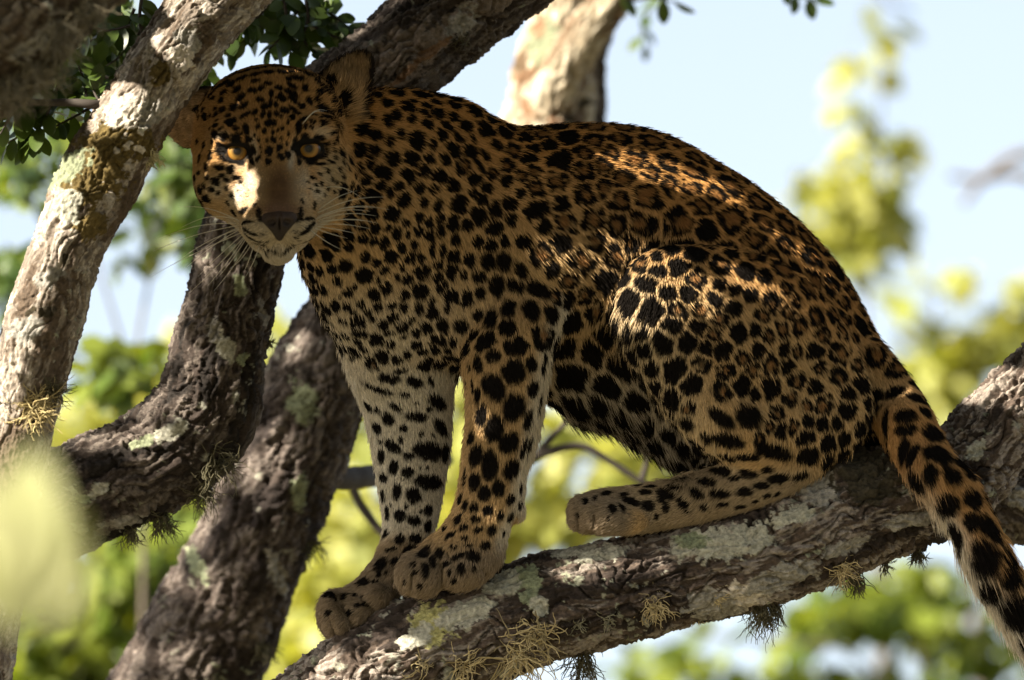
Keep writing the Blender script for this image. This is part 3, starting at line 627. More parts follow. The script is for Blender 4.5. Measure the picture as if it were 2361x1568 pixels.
# eyes
def sphere(n=24, m=32):
    th = np.linspace(0, math.pi, n); ph = np.linspace(0, 2*math.pi, m, endpoint=False); V = np.stack(np.broadcast_arrays(np.sin(th)[:, None]*np.cos(ph), np.sin(th)[:, None]*np.sin(ph), np.cos(th)[:, None]+0*ph), -1).reshape(-1, 3)
    i = np.arange(n-1)[:, None]*m; j = np.arange(m)[None, :]; a = i+j; b = i+(j+1) % m
    return V, np.stack([a, a+m, b+m, b], -1).reshape(-1, 4)
me_, nodes, links, bs = new_mat('eye')
at = nnode(nodes, 'ShaderNodeAttribute', attribute_name='iris_radius')
nz = nnode(nodes, 'ShaderNodeTexNoise'); nz.inputs['Scale'].default_value = 900
ad = nnode(nodes, 'ShaderNodeMath', operation='MULTIPLY_ADD'); links.new(nz.outputs['Fac'], ad.inputs[0]); ad.inputs[1].default_value = .06; links.new(at.outputs['Fac'], ad.inputs[2])
rp = ramp(nodes, [(0, (.002,.002,.002)), (.23, (.002,.002,.002)), (.28, (.09,.05,.012)), (.44, (.30,.165,.03)), (.58, (.26,.12,.02)), (.66, (.04,.018,.005)), (.70, (.004,.003,.003)), (1, (.004,.003,.003))])
links.new(ad.outputs[0], rp.inputs[0]); links.new(rp.outputs[0], bs.inputs['Base Color']); bs.inputs['Roughness'].default_value = .5; bs.inputs['Specular IOR Level'].default_value = .2
bs.inputs['Coat Weight'].default_value = .45; bs.inputs['Coat IOR'].default_value = 1.5; bs.inputs['Coat Roughness'].default_value = .02
SV, SQ = sphere()
for cx, cy in ((549, 716), (998, 699)):
    c = HP(cx, cy, .0480); g = nrm(EYE0-c); g = nrm(g+np.array([-.02, 0, .03]))
    q = np.array(Vector((0, 0, 1)).rotation_difference(Vector(g)).to_matrix()); Vv = SV*.0165
    ir = np.arccos(np.clip(SV[:, 2], -1, 1))/1.15
    mesh_obj('eye', to_world(c+Vv@q.T), SQ, me_, leo, attrs={'iris_radius': np.clip(ir, 0, 1)})
# nose leather
ng = [Ell('n', HP(812, 1138, .102), (.0185,.017,.0090), blend=.006), Ell('n', HP(812, 1165, .102), (.0150,.0155,.0120), blend=.008), Ell('n', HP(812, 1218, .098), (.0060,.013,.010), blend=.006),
      Ell('n', HP(738, 1136, .098), (.0078,.014,.008), blend=.007), Ell('n', HP(886, 1134, .098), (.0078,.014,.008), blend=.007),
      Ell('n', HP(756, 1164, .1165), (.0062,.0045,.0036), (0, -25, 0), .003, True), Ell('n', HP(868, 1162, .1165), (.0062,.0045,.0036), (0, 25, 0), .003, True), Ell('n', HP(812, 1215, .118), (.0009,.006,.014), blend=.003, cut=True)]
c0 = HP(812, 1165, .104); gx = np.arange(-.034, .034, .0009)
X, Y, Z = c0[0]+gx, c0[1]+gx[10:-10], c0[2]+gx
ff = np.full((len(X), len(Y), len(Z)), .05)
for p in ng:
    d = p.block(X, Y, Z); k = p.blend
    if p.cut: h = np.clip(.5-.5*(ff+d)/k, 0, 1); ff = ff*(1-h)-d*h+k*h*(1-h)
    else: h = np.clip(.5+.5*(ff-d)/k, 0, 1); ff = ff*(1-h)+d*h-k*h*(1-h)
NV, NQ = surface_nets(ff, X, Y, Z); NV = smooth_mesh(NV, NQ, 2)
mn, nodes, links, bs = new_mat('nose_leather')
nz = nnode(nodes, 'ShaderNodeTexNoise'); nz.inputs['Scale'].default_value = 350; rp = ramp(nodes, [(.35, (.011,.008,.007)), (.7, (.034,.022,.019))]); links.new(nz.outputs['Fac'], rp.inputs[0]); hat = nnode(nodes, 'ShaderNodeAttribute', attribute_name='height'); links.new(mixc(nodes, links, hat.outputs['Fac'], rp.outputs[0], (.055,.034,.026)), bs.inputs['Base Color'])
bp = nnode(nodes, 'ShaderNodeBump'); bp.inputs['Strength'].default_value = .4; bp.inputs['Distance'].default_value = .001; links.new(nz.outputs['Fac'], bp.inputs['Height']); links.new(bp.outputs[0], bs.inputs['Normal']); bs.inputs['Roughness'].default_value = .6; bs.inputs['Specular IOR Level'].default_value = .3
mesh_obj('nose', to_world(NV), NQ, mn, leo, attrs={'height': sstep(HP(812, 1175, .1)[2], HP(812, 1095, .1)[2], NV[:, 2]+.002*noise3(NV/.004))})
# whiskers
def tube(path, rad, n=5):
    path = np.asarray(path, float); k = len(path); t = nrm(np.gradient(path, axis=0)); ref = np.array([0, 1.0, .2]); s = nrm(np.cross(t, ref)); b = np.cross(t, s)
    a = np.linspace(0, 2*math.pi, n, endpoint=False); V = path[:, None, :]+np.asarray(rad)[:, None, None]*(s[:, None, :]*np.cos(a)[None, :, None]+b[:, None, :]*np.sin(a)[None, :, None])
    i = np.arange(k-1)[:, None]*n; j = np.arange(n)[None, :]; A = i+j; B = i+(j+1) % n
    return V.reshape(-1, 3), np.stack([A, A+n, B+n, B], -1).reshape(-1, 4)
mw, nodes, links, bs = new_mat('whisker'); bs.inputs['Base Color'].default_value = (.52,.48,.40,1); bs.inputs['Roughness'].default_value = .35
WH = [(545,1140,200,1190,-40),(540,1165,60,1260,-30),(550,1180,20,1340,-20),(560,1200,150,1420,-25),(560,1205,230,1440,-15),(570,1225,0,1500,-10),(575,1240,300,1500,-5),(585,1255,250,1600,10),(590,1260,360,1560,10),(600,1265,430,1500,12),(625,1280,400,1590,15),(640,1290,500,1450,20),(560,1190,330,1330,-15),(655,1290,590,1470,10),(690,1300,600,1500,15),(560,1150,180,1060,-30),
      (1050,1150,1420,1120,-30),(1045,1130,1400,1070,-30),(1060,1165,1430,1165,-25),(1050,1100,1480,1000,-30),(1060,1080,1300,960,-20),(1040,1140,1380,1090,-30),(1055,1155,1350,1150,-10),(1050,1175,1380,1200,-15),(1040,1185,1290,1230,-5),(1035,1195,1240,1260,5),(1010,1210,1200,1330,10),(1060,1120,1500,1080,-40),(1100,940,1330,1010,-30),(955,545,1110,460,-40),(970,530,1090,468,-30)]
for x0, y0, x1, y1, sag in WH:
    t = np.linspace(0, 1, 14); h = on_skin(*crop1(x0, y0)); d0 = (HY-h[0][1]) if h is not None else .08; fw = d0+.02*np.sin(t*2.6)-(.03*t)
    pth = np.stack([HP(x0+(x1-x0)*a, y0+(y1-y0)*a+sag*math.sin(a*3.14), f) for a, f in zip(t, fw)])
    V, Q = tube(pth, (.00040*(1-t)**.7+.00009)); mesh_obj('whisker', to_world(V), Q, mw, leo)
# ================================================================== the tree the leopard sits in
tree = empty('tree', to_world(VP(-400, 2600, .6)) * np.array([1, 1, 0]))
tag(tree, 'old rough-barked tree with lichen-covered boughs that carries the leopard', 'tree')
def bark_material(name, rough=.9, bump=.8):
    m, nodes, links, bs = new_mat(name)
    at = nnode(nodes, 'ShaderNodeAttribute', attribute_name='bark')
    tc = nnode(nodes, 'ShaderNodeTexCoord')
    n1 = nnode(nodes, 'ShaderNodeTexNoise'); n1.inputs['Scale'].default_value = 260; n1.inputs['Detail'].default_value = 6; n1.inputs['Roughness'].default_value = .65; links.new(tc.outputs['Object'], n1.inputs['Vector'])
    n2 = nnode(nodes, 'ShaderNodeTexNoise'); n2.inputs['Scale'].default_value = 70; n2.inputs['Detail'].default_value = 5; links.new(tc.outputs['Object'], n2.inputs['Vector'])
    r1 = ramp(nodes, [(.28, (.50,.50,.50)), (.5, (1,1,1)), (.72, (1.45,1.43,1.40))]); links.new(n1.outputs['Fac'], r1.inputs[0])
    c = mixc(nodes, links, .85, at.outputs['Color'], r1.outputs[0], 'MULTIPLY')
    r2 = ramp(nodes, [(.3, (.72,.70,.68)), (.7, (1.25,1.22,1.2))]); links.new(n2.outputs['Fac'], r2.inputs[0])
    c = mixc(nodes, links, .8, c, r2.outputs[0], 'MULTIPLY'); links.new(c, bs.inputs['Base Color'])
    bp = nnode(nodes, 'ShaderNodeBump'); bp.inputs['Strength'].default_value = bump; bp.inputs['Distance'].default_value = .003
    links.new(n1.outputs['Fac'], bp.inputs['Height']); links.new(bp.outputs[0], bs.inputs['Normal'])
    bs.inputs['Roughness'].default_value = rough; bs.inputs['Specular IOR Level'].default_value = .25
    return m
M_BARK = bark_material('bark')
BOUGH = {}
def bough(key, ctrl, dl=.0016, nc=190, lump=.10, ridge=.0030, pal=None, lichen=.5, patches=(), seed=0, plates=.0022, crisp=True, crk=1.0, parent=None, name='branch'):
    """one bough: a bent, uneven limb with ridged and flaking bark; ctrl = (x, y, beyond, radius) along it"""
    P = np.array([[*VP(a, b, c), r*M_PER*(FOCUS+c)/FOCUS] for a, b, c, r in ctrl])
    Q = catmull(P, 24); ln = np.concatenate([[0], np.cumsum(np.linalg.norm(np.diff(Q[:, :3], axis=0), axis=1))])
    n = max(int(ln[-1]/dl), 8); s = np.linspace(0, ln[-1], n); C = np.stack([np.interp(s, ln, Q[:, k]) for k in range(4)], 1)
    for _ in range(3): C[1:-1] = (C[:-2]+2*C[1:-1]+C[2:])/4
    cfx, cfy = F_of(C[:, :3]); kp = ((cfx > -180) & (cfx < 2540) & (cfy > -180) & (cfy < 1760)) | (np.arange(n) % 6 == 0) | (np.arange(n) == n-1)     # coarser where it leaves the picture
    C = C[kp]; s = s[kp]; n = len(C)
    t = nrm(np.gradient(C[:, :3], axis=0)); a = np.zeros_like(t); v = np.cross(t[0], [0, 1, 0.1]); a[0] = nrm(v)
    for i in range(1, n): v = a[i-1]-t[i]*(a[i-1]@t[i]); a[i] = v/np.linalg.norm(v)
    b = np.cross(t, a); th = np.linspace(0, 2*math.pi, nc, endpoint=False)
    out = a[:, None, :]*np.cos(th)[None, :, None]+b[:, None, :]*np.sin(th)[None, :, None]; r0 = C[:, 3][:, None]
    cyl = np.stack([np.cos(th)[None, :]*r0, np.sin(th)[None, :]*r0, np.broadcast_to(s[:, None], (n, nc))], -1)+seed*3.17
    big = fbm(cyl*np.array([1, 1, .6])/.10, 3)
    wv = np.stack([fbm(cyl/.05+7, 2), fbm(cyl/.05+19, 2), fbm(cyl/.05+29, 2)], -1)
    st = (cyl+wv*.010)*np.array([1, 1, .26])
    fine2 = noise3(cyl*np.array([1, 1, .5])/.0023+77)
    rd = 1-np.abs(noise3(st/.0085))*2.0; rd2 = 1-np.abs(noise3(st*np.array([1, 1, 1.6])/.0040+3))*2
    pl = fbm((cyl+wv*.007)*np.array([1, 1, .24])/.0105+11, 4, .62); q = pl*3.0; plat = (np.floor(q)+sstep(.40, .55, q-np.floor(q)))/3.0
    crack = sstep(.84, .97, 1-np.abs(noise3((cyl+wv*.02)*np.array([1, 1, .15])/.016+41)))
    xc = sstep(.86, .98, 1-np.abs(noise3((cyl+wv*.02)*np.array([.7, .7, 1.5])/.034+61)))*sstep(-.05, .25, noise3(cyl/.03+5))
    fine = fbm(cyl/.0042+23, 2)
    pos = C[:, None, :3]+out*r0[..., None]; fx, fy = F_of(pos.reshape(-1, 3)); fx = fx.reshape(n, nc); fy = fy.reshape(n, nc)
    front = sstep(.35, -.2, out[..., 1])
    lmask = sstep(.33, .37, fbm(cyl/.026+51, 5, .68)*.45+.28*noise3(cyl/.12+71)+lichen*.5-.10)
    lw = np.zeros((n, nc)); moss = np.zeros((n, nc)); lt = sstep(-.3, .4, noise3(cyl/.06+81))
    edge = fbm(cyl/.012+91, 4, .62)*.42
    bump = np.zeros((n, nc)); pcol = np.zeros((n, nc, 3)); pw = np.zeros((n, nc))
    for (px, py, rx, ry, ang, kind) in patches:
        an = math.radians(ang); dx = fx-px; dy = fy-py; u = (dx*math.cos(an)-dy*math.sin(an))/rx; w = (dx*math.sin(an)+dy*math.cos(an))/ry
        d = np.sqrt(u*u+w*w)+edge; w_ = (1-sstep(.90, .97, d))*front
        if kind == 'knob': bump += .016*np.exp(-(u*u+w*w)*1.2)*front; continue
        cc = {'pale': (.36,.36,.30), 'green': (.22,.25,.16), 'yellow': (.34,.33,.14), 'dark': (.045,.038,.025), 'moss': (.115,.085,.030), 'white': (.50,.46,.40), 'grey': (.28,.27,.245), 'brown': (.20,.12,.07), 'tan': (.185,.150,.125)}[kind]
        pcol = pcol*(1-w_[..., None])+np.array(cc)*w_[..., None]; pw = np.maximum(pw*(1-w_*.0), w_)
        if kind in ('pale', 'green', 'yellow', 'white'): lw = np.maximum(lw, w_)
        if kind == 'moss': moss = np.maximum(moss, w_)
    lall = np.maximum(lmask*.9, lw)
    disp = lump*r0*big+ridge*(rd*.30+rd2*.34)*(1-.55*lall)+plates*plat*1.7*(1-.4*lall)-.0062*crk*crack*(1-.6*lall)-.0025*xc*(1-.7*lall)+.0007*fine+.0006*fine2+lall*(.0010+.0004*fine)+moss*(.0012+.0008*fine)+bump
    V = C[:, None, :3]+out*(r0+disp)[..., None]
    pal = pal or ((.155,.098,.066), (.27,.215,.17), (.075,.050,.036))
    el = fbm((cyl+wv*.006)*np.array([1, 1, .17])/.0075+121, 4, .6); k1 = sstep(-.10, .14, el+.35*plat)[..., None]; k2 = sstep(.18, .34, noise3(cyl*np.array([1, 1, .35])/.030+33)+.45*el)[..., None]
    colr = np.array(pal[0])*(1-k1)+np.array(pal[1])*k1; colr = colr*(1-k2)+np.array(pal[2])*k2
    lc = np.array((.29,.29,.245))*(1-lt[..., None])+np.array((.23,.25,.18))*lt[..., None]
    colr = colr*(1-.85*lmask[..., None])+lc*.85*lmask[..., None]
    colr = colr*(1-pw[..., None])+pcol/np.maximum(pw, 1e-6)[..., None]*pw[..., None]
    colr = np.clip(colr*(1+.26*fine[..., None]+.22*fine2[..., None]), .01, .9)
    i = np.arange(n-1)[:, None]*nc; j = np.arange(nc)[None, :]; A = i+j; B = i+(j+1) % nc
    o = mesh_obj(name, to_world(V.reshape(-1, 3)), np.stack([A, B, B+nc, A+nc], -1).reshape(-1, 4), M_BARK, parent or tree, attrs={'bark': colr.reshape(-1, 3)}, origin=to_world(C[n//2, :3]), smooth=not crisp)
    BOUGH[key] = (o, V, np.cross(np.gradient(V, axis=0), np.gradient(V, axis=1)))
    return o
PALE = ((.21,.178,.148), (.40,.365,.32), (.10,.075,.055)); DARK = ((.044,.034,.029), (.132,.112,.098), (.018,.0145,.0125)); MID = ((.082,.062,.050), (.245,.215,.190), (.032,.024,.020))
main = bough('main', [(0,2350,.1,185),(200,2120,.05,172),(380,1930,.02,165),(600,1775,0,158),(800,1632,-.02,148),(900,1556,-.03,151),(1000,1503,-.038,139),(1250,1403,-.045,124),(1500,1344,-.05,116),(1750,1275,-.045,120),(1930,1195,-.03,130),(2080,1150,-.01,122),(2190,1112,.015,106),(2310,990,.03,104),(2420,890,.04,108),(2560,760,.05,112),(2900,470,.08,118),(3400,60,.12,124),(3900,-300,.2,130)],
  dl=.0013, nc=300, lump=.09, ridge=.0036, pal=MID, lichen=.16, seed=1, patches=[(1000,1440,60,45,20,'yellow'),(1070,1420,75,30,20,'pale'),(960,1470,50,25,30,'pale'),(1212,1335,42,32,0,'green'),(1160,1345,45,30,20,'pale'),(1220,1372,26,22,0,'green'),(1245,1395,22,26,0,'pale'),(1330,1262,75,26,-5,'pale'),(1390,1275,60,20,10,'pale'),(1280,1245,30,18,0,'dark'),
   (1660,1255,110,42,8,'pale'),(1720,1240,70,30,0,'pale'),(1600,1250,40,18,0,'green'),(1830,1190,60,24,20,'pale'),(1880,1120,45,60,60,'grey'),(1700,1375,80,34,10,'white'),(1800,1330,90,30,20,'grey'),(1640,1395,70,40,5,'grey'),(1990,1090,75,50,15,'dark'),(2010,1130,70,35,10,'dark'),(1930,1085,30,22,0,'knob'),(1262,1240,26,20,0,'knob'),
   (2250,1040,30,20,35,'pale'),(2100,1200,60,20,15,'grey'),(1950,1260,60,18,18,'grey')])
left = bough('left', [(700,-260,-.10,112),(590,-120,-.12,108),(480,20,-.15,94),(390,140,-.17,86),(318,252,-.18,85),(228,410,-.19,92),(160,560,-.20,83),(112,705,-.20,88),(76,850,-.20,82),(50,1000,-.19,68),(20,1200,-.18,64),(-12,1400,-.17,64),(-45,1600,-.16,66),(-70,1800,-.15,70),(-110,2200,-.12,80),(-160,2800,-.05,95)],
  dl=.0014, nc=230, lump=.06, ridge=.0016, plates=.0011, crk=.5, pal=PALE, lichen=-.1, seed=2, patches=[(290,320,75,55,-20,'moss'),(235,370,80,70,-50,'moss'),(190,430,60,75,-60,'moss'),(210,520,35,45,-60,'moss'),(155,470,34,46,-10,'pale'),(345,262,24,40,-35,'grey'),(300,330,7,6,0,'white'),(322,305,8,8,0,'white'),(318,342,14,9,0,'white'),(292,338,10,10,0,'white'),(268,348,8,9,0,'white'),(325,300,7,6,0,'pale'),
   (150,390,30,70,-55,'green'),(430,90,45,30,-55,'grey'),(370,170,30,30,0,'moss'),(420,130,40,25,-50,'white'),(280,260,50,45,-50,'white'),(60,760,30,50,-60,'grey'),(110,640,24,40,-70,'grey'),(105,720,26,14,0,'dark'),(150,600,12,20,0,'dark')])
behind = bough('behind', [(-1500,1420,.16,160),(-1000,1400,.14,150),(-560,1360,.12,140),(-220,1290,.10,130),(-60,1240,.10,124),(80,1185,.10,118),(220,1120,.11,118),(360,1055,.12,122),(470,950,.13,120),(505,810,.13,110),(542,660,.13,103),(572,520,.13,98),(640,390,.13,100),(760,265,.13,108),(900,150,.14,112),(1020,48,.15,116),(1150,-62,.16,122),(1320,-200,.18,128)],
  dl=.0018, nc=200, lump=.08, ridge=.0044, pal=DARK, lichen=.10, seed=3, patches=[(555,655,18,26,0,'green'),(520,800,22,40,20,'pale'),(560,830,14,20,0,'green'),(390,995,45,20,25,'pale'),(330,1020,30,14,20,'green'),(230,1130,30,18,20,'pale'),(190,1150,16,10,0,'green'),(900,130,120,40,42,'tan'),(960,150,90,26,40,'tan'),(1040,60,110,30,40,'tan'),(1080,40,70,30,40,'grey'),(1160,-20,90,40,40,'tan'),(990,120,60,10,35,'brown'),(930,175,40,8,40,'brown'),(490,760,18,30,0,'grey'),(280,1200,60,14,15,'grey'),(610,720,10,40,10,'grey')])  # upper limb patched paler: soft light put into the bark colour
diag = bough('diagonal', [(0,2700,.66,215),(160,2250,.64,195),(300,1860,.62,175),(400,1660,.60,165),(480,1465,.58,150),(590,1235,.55,134),(672,1050,.53,126),(735,890,.52,118),(830,730,.52,112),(960,600,.52,104),(1100,470,.52,100)],
  dl=.0028, nc=130, lump=.08, ridge=.004, pal=((.056,.044,.038), (.15,.128,.114), (.026,.020,.018)), lichen=.08, seed=4, patches=[(700,930,34,55,10,'green'),(690,1130,20,50,0,'green'),(450,1300,18,50,30,'green'),(640,1320,20,60,20,'grey')])
topleft = bough('topleft', [(-260,240,-.64,185),(-80,130,-.62,172),(60,0,-.60,160),(200,-130,-.58,150),(360,-270,-.56,145)], dl=.0024, nc=150, lump=.14, ridge=.005, pal=((.08,.06,.042), (.17,.145,.11), (.045,.034,.024)), lichen=.05, seed=5, patches=[(110,80,50,26,40,'grey'),(60,110,40,20,30,'grey')])
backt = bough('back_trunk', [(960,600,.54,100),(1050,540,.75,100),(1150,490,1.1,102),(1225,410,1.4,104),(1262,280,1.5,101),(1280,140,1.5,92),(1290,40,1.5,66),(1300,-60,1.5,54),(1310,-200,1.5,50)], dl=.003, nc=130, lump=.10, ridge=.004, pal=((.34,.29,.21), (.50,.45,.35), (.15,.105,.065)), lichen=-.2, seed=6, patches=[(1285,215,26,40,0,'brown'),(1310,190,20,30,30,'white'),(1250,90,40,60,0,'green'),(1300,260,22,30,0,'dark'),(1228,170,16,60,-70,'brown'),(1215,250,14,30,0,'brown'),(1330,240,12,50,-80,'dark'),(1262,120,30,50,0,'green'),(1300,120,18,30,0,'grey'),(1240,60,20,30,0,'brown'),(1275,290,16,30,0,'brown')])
bough('back_fork', [(1255,300,1.47,60),(1290,190,1.45,56),(1345,90,1.43,50),(1400,10,1.42,46),(1450,-90,1.42,44),(1500,-220,1.42,42)], dl=.003, nc=90, lump=.10, ridge=.003, pal=((.34,.29,.21), (.50,.45,.35), (.16,.11,.07)), lichen=-.2, seed=7)
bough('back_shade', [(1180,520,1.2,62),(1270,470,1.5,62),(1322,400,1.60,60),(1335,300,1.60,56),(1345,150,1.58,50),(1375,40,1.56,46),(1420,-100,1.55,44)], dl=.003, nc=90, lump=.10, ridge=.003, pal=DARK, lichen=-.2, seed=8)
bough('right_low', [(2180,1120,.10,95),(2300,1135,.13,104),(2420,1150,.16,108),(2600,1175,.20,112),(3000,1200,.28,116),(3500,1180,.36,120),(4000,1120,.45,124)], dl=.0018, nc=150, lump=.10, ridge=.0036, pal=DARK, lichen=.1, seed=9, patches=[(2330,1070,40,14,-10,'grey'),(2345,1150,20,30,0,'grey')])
# thin dead side branches behind
def twig_path(pts, nseg=10): return catmull(np.array([[*VP(a, b, c), r*M_PER] for a, b, c, r in pts]), nseg)
m_tw, nodes, links, bs = new_mat('twig_bark'); nz = nnode(nodes, 'ShaderNodeTexNoise'); nz.inputs['Scale'].default_value = 90; rp = ramp(nodes, [(.3, (.022,.017,.014)), (.7, (.06,.048,.038))]); links.new(nz.outputs['Fac'], rp.inputs[0]); links.new(rp.outputs[0], bs.inputs['Base Color']); bs.inputs['Roughness'].default_value = .85
def limb(pts, name='branch', parent=None, n=10, mat=None, wob=.12):
    p = twig_path(pts); r = p[:, 3]*(1+wob*noise3(p[:, :3]/.02)); V, Q = tube(p[:, :3]+.15*p[:, 3:]*np.stack([noise3(p[:, :3]/.03+k*9) for k in range(3)], 1), r, n)
    return mesh_obj(name, to_world(V), Q, mat or m_tw, parent or tree)
limb([(700,1090,.56,34),(780,1100,.62,30),(860,1098,.70,28),(940,1080,.80,24),(1030,1060,.95,18)])
limb([(1180,1075,1.1,15),(1240,1050,1.1,13),(1300,1032,1.1,11),(1350,1032,1.1,10),(1420,1072,1.1,9),(1480,1112,1.1,8),(1560,1160,1.1,6)])
limb([(1240,1050,1.1,12),(1270,1010,1.1,10),(1300,980,1.1,8),(1330,930,1.1,6)])
limb([(1478,1112,1.1,9),(1490,1070,1.1,7),(1500,1020,1.1,6)])
limb([(770,1000,1.0,10),(800,1090,1.0,11),(830,1160,1.0,12),(875,1220,1.0,12),(930,1250,1.0,12)])
limb([(-60,230,-.22,8),(60,236,-.21,8),(150,236,-.20,9),(215,240,-.20,11),(262,250,-.17,17)], n=12)

# ---- tufts of branching lichen on the bark
m_lc, nodes, links, bs = new_mat('straw_lichen'); at = nnode(nodes, 'ShaderNodeAttribute', attribute_name='coat'); links.new(at.outputs['Color'], bs.inputs['Base Color']); bs.inputs['Roughness'].default_value = .8
def surf_at(key, fx, fy):
    o, V, Nn = BOUGH[key]; v = V.reshape(-1, 3); x, y = F_of(v); d = (x-fx)**2+(y-fy)**2+np.where(v[:, 1] > V[..., 1].mean(1).repeat(V.shape[1]), 1e6, 0); i = d.argmin()
    c = V.mean(1).repeat(V.shape[1], 0)[i]; return v[i], nrm(v[i]-c)
def tuft(key, fx, fy, size, colr, count=60, hang=.3, thick=1.0, spread=1.0):
    p, n = surf_at(key, fx, fy); S = size*M_PER; g = np.random.default_rng(int(fx*7+fy)); strands = []
    for i in range(count):
        d = nrm(n*.8+g.normal(size=3)*.75*spread+DOWN_F*hang); q = p+g.normal(size=3)*S*.14-n*.001; L = S*(.45+.75*g.random()); pts = [q]; K = 9
        curl = g.normal(size=3)*.30
        for k in range(K-1):
            d = nrm(d+curl*.5+g.normal(size=3)*.28+DOWN_F*hang*.25); pts.append(pts[-1]+d*L/(K-1))
        strands.append(pts)
        if i % 2 == 0:                          # a side shoot
            d2 = nrm(d+g.normal(size=3)*.9); b = pts[4]; s2 = [b]
            for k in range(K-1): d2 = nrm(d2+g.normal(size=3)*.3+DOWN_F*hang*.2); s2.append(s2[-1]+d2*L*.55/(K-1))
            strands.append(s2)
    A = np.array(strands); r = np.linspace(1, .35, A.shape[1])*.00075*thick
    c = np.array(colr)*(1+.25*g.normal(size=(len(A), 1)))
    return curves_obj('lichen_tuft', to_world(A), r, m_lc, BOUGH[key][0], color=np.clip(c, .01, .9))
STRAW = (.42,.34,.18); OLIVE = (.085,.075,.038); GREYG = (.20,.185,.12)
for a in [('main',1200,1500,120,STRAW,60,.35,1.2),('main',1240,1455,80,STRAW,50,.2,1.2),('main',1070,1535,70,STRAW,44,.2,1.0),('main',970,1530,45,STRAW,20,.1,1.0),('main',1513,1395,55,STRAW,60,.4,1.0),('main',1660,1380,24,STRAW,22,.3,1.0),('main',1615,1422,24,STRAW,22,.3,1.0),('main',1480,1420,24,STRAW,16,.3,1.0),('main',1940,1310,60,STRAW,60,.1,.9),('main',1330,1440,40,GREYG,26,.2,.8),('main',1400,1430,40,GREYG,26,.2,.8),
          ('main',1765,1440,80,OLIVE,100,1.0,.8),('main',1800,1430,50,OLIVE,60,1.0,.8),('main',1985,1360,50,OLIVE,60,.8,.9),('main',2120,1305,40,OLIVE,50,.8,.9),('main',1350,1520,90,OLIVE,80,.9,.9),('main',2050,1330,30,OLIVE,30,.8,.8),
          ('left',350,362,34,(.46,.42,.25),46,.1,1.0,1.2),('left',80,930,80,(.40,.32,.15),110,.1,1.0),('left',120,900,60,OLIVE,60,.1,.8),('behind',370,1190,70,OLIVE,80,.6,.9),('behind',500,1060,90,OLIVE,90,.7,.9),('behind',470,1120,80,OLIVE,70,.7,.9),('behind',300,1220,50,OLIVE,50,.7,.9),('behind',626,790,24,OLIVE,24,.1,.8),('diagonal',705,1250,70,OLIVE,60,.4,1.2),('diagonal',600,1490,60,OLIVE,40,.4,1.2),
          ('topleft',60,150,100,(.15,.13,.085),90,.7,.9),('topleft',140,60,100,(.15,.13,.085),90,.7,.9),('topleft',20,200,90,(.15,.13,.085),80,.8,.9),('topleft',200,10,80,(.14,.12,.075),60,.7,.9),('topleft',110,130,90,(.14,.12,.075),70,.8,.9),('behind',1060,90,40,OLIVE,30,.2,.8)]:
    tuft(*a)
print('tree', round(time.time()-T0, 1))
# ================================================================== leaves
def leaf_material(name, c0, c1, trans=.45, rough=.38):
    m, nodes, links, bs = new_mat(name); nodes.remove(bs)
    oi = nnode(nodes, 'ShaderNodeObjectInfo'); geo = nnode(nodes, 'ShaderNodeNewGeometry')
    sm = nnode(nodes, 'ShaderNodeMath', operation='FRACT'); ad = nnode(nodes, 'ShaderNodeMath', operation='ADD'); links.new(oi.outputs['Random'], ad.inputs[0]); links.new(geo.outputs['Random Per Island'], ad.inputs[1]); links.new(ad.outputs[0], sm.inputs[0])
    rp = ramp(nodes, [(0, c0), (1, c1)]); links.new(sm.outputs[0], rp.inputs[0])
    nz = nnode(nodes, 'ShaderNodeTexNoise'); nz.inputs['Scale'].default_value = 60; r2 = ramp(nodes, [(.3, (.75,.75,.75)), (.7, (1.2,1.2,1.2))]); links.new(nz.outputs['Fac'], r2.inputs[0])
    c = mixc(nodes, links, .7, rp.outputs[0], r2.outputs[0], 'MULTIPLY')
    pb = nnode(nodes, 'ShaderNodeBsdfPrincipled'); links.new(c, pb.inputs['Base Color']); pb.inputs['Roughness'].default_value = rough; pb.inputs['Specular IOR Level'].default_value = .45
    tr = nnode(nodes, 'ShaderNodeBsdfTranslucent'); ct = mixc(nodes, links, 1.0, c, (1.35, 1.25, .5), 'MULTIPLY'); links.new(ct, tr.inputs['Color'])
    mx = nnode(nodes, 'ShaderNodeMixShader'); mx.inputs[0].default_value = trans; links.new(pb.outputs[0], mx.inputs[1]); links.new(tr.outputs[0], mx.inputs[2]); links.new(mx.outputs[0], nodes['Material Output'].inputs['Surface'])
    return m
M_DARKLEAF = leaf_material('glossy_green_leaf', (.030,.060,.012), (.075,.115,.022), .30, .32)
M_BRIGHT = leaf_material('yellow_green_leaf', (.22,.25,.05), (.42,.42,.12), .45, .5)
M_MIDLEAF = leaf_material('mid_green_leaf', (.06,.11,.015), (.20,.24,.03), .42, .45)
M_SHADELEAF = leaf_material('canopy_leaf', (.04,.07,.012), (.09,.12,.02), .12, .4)
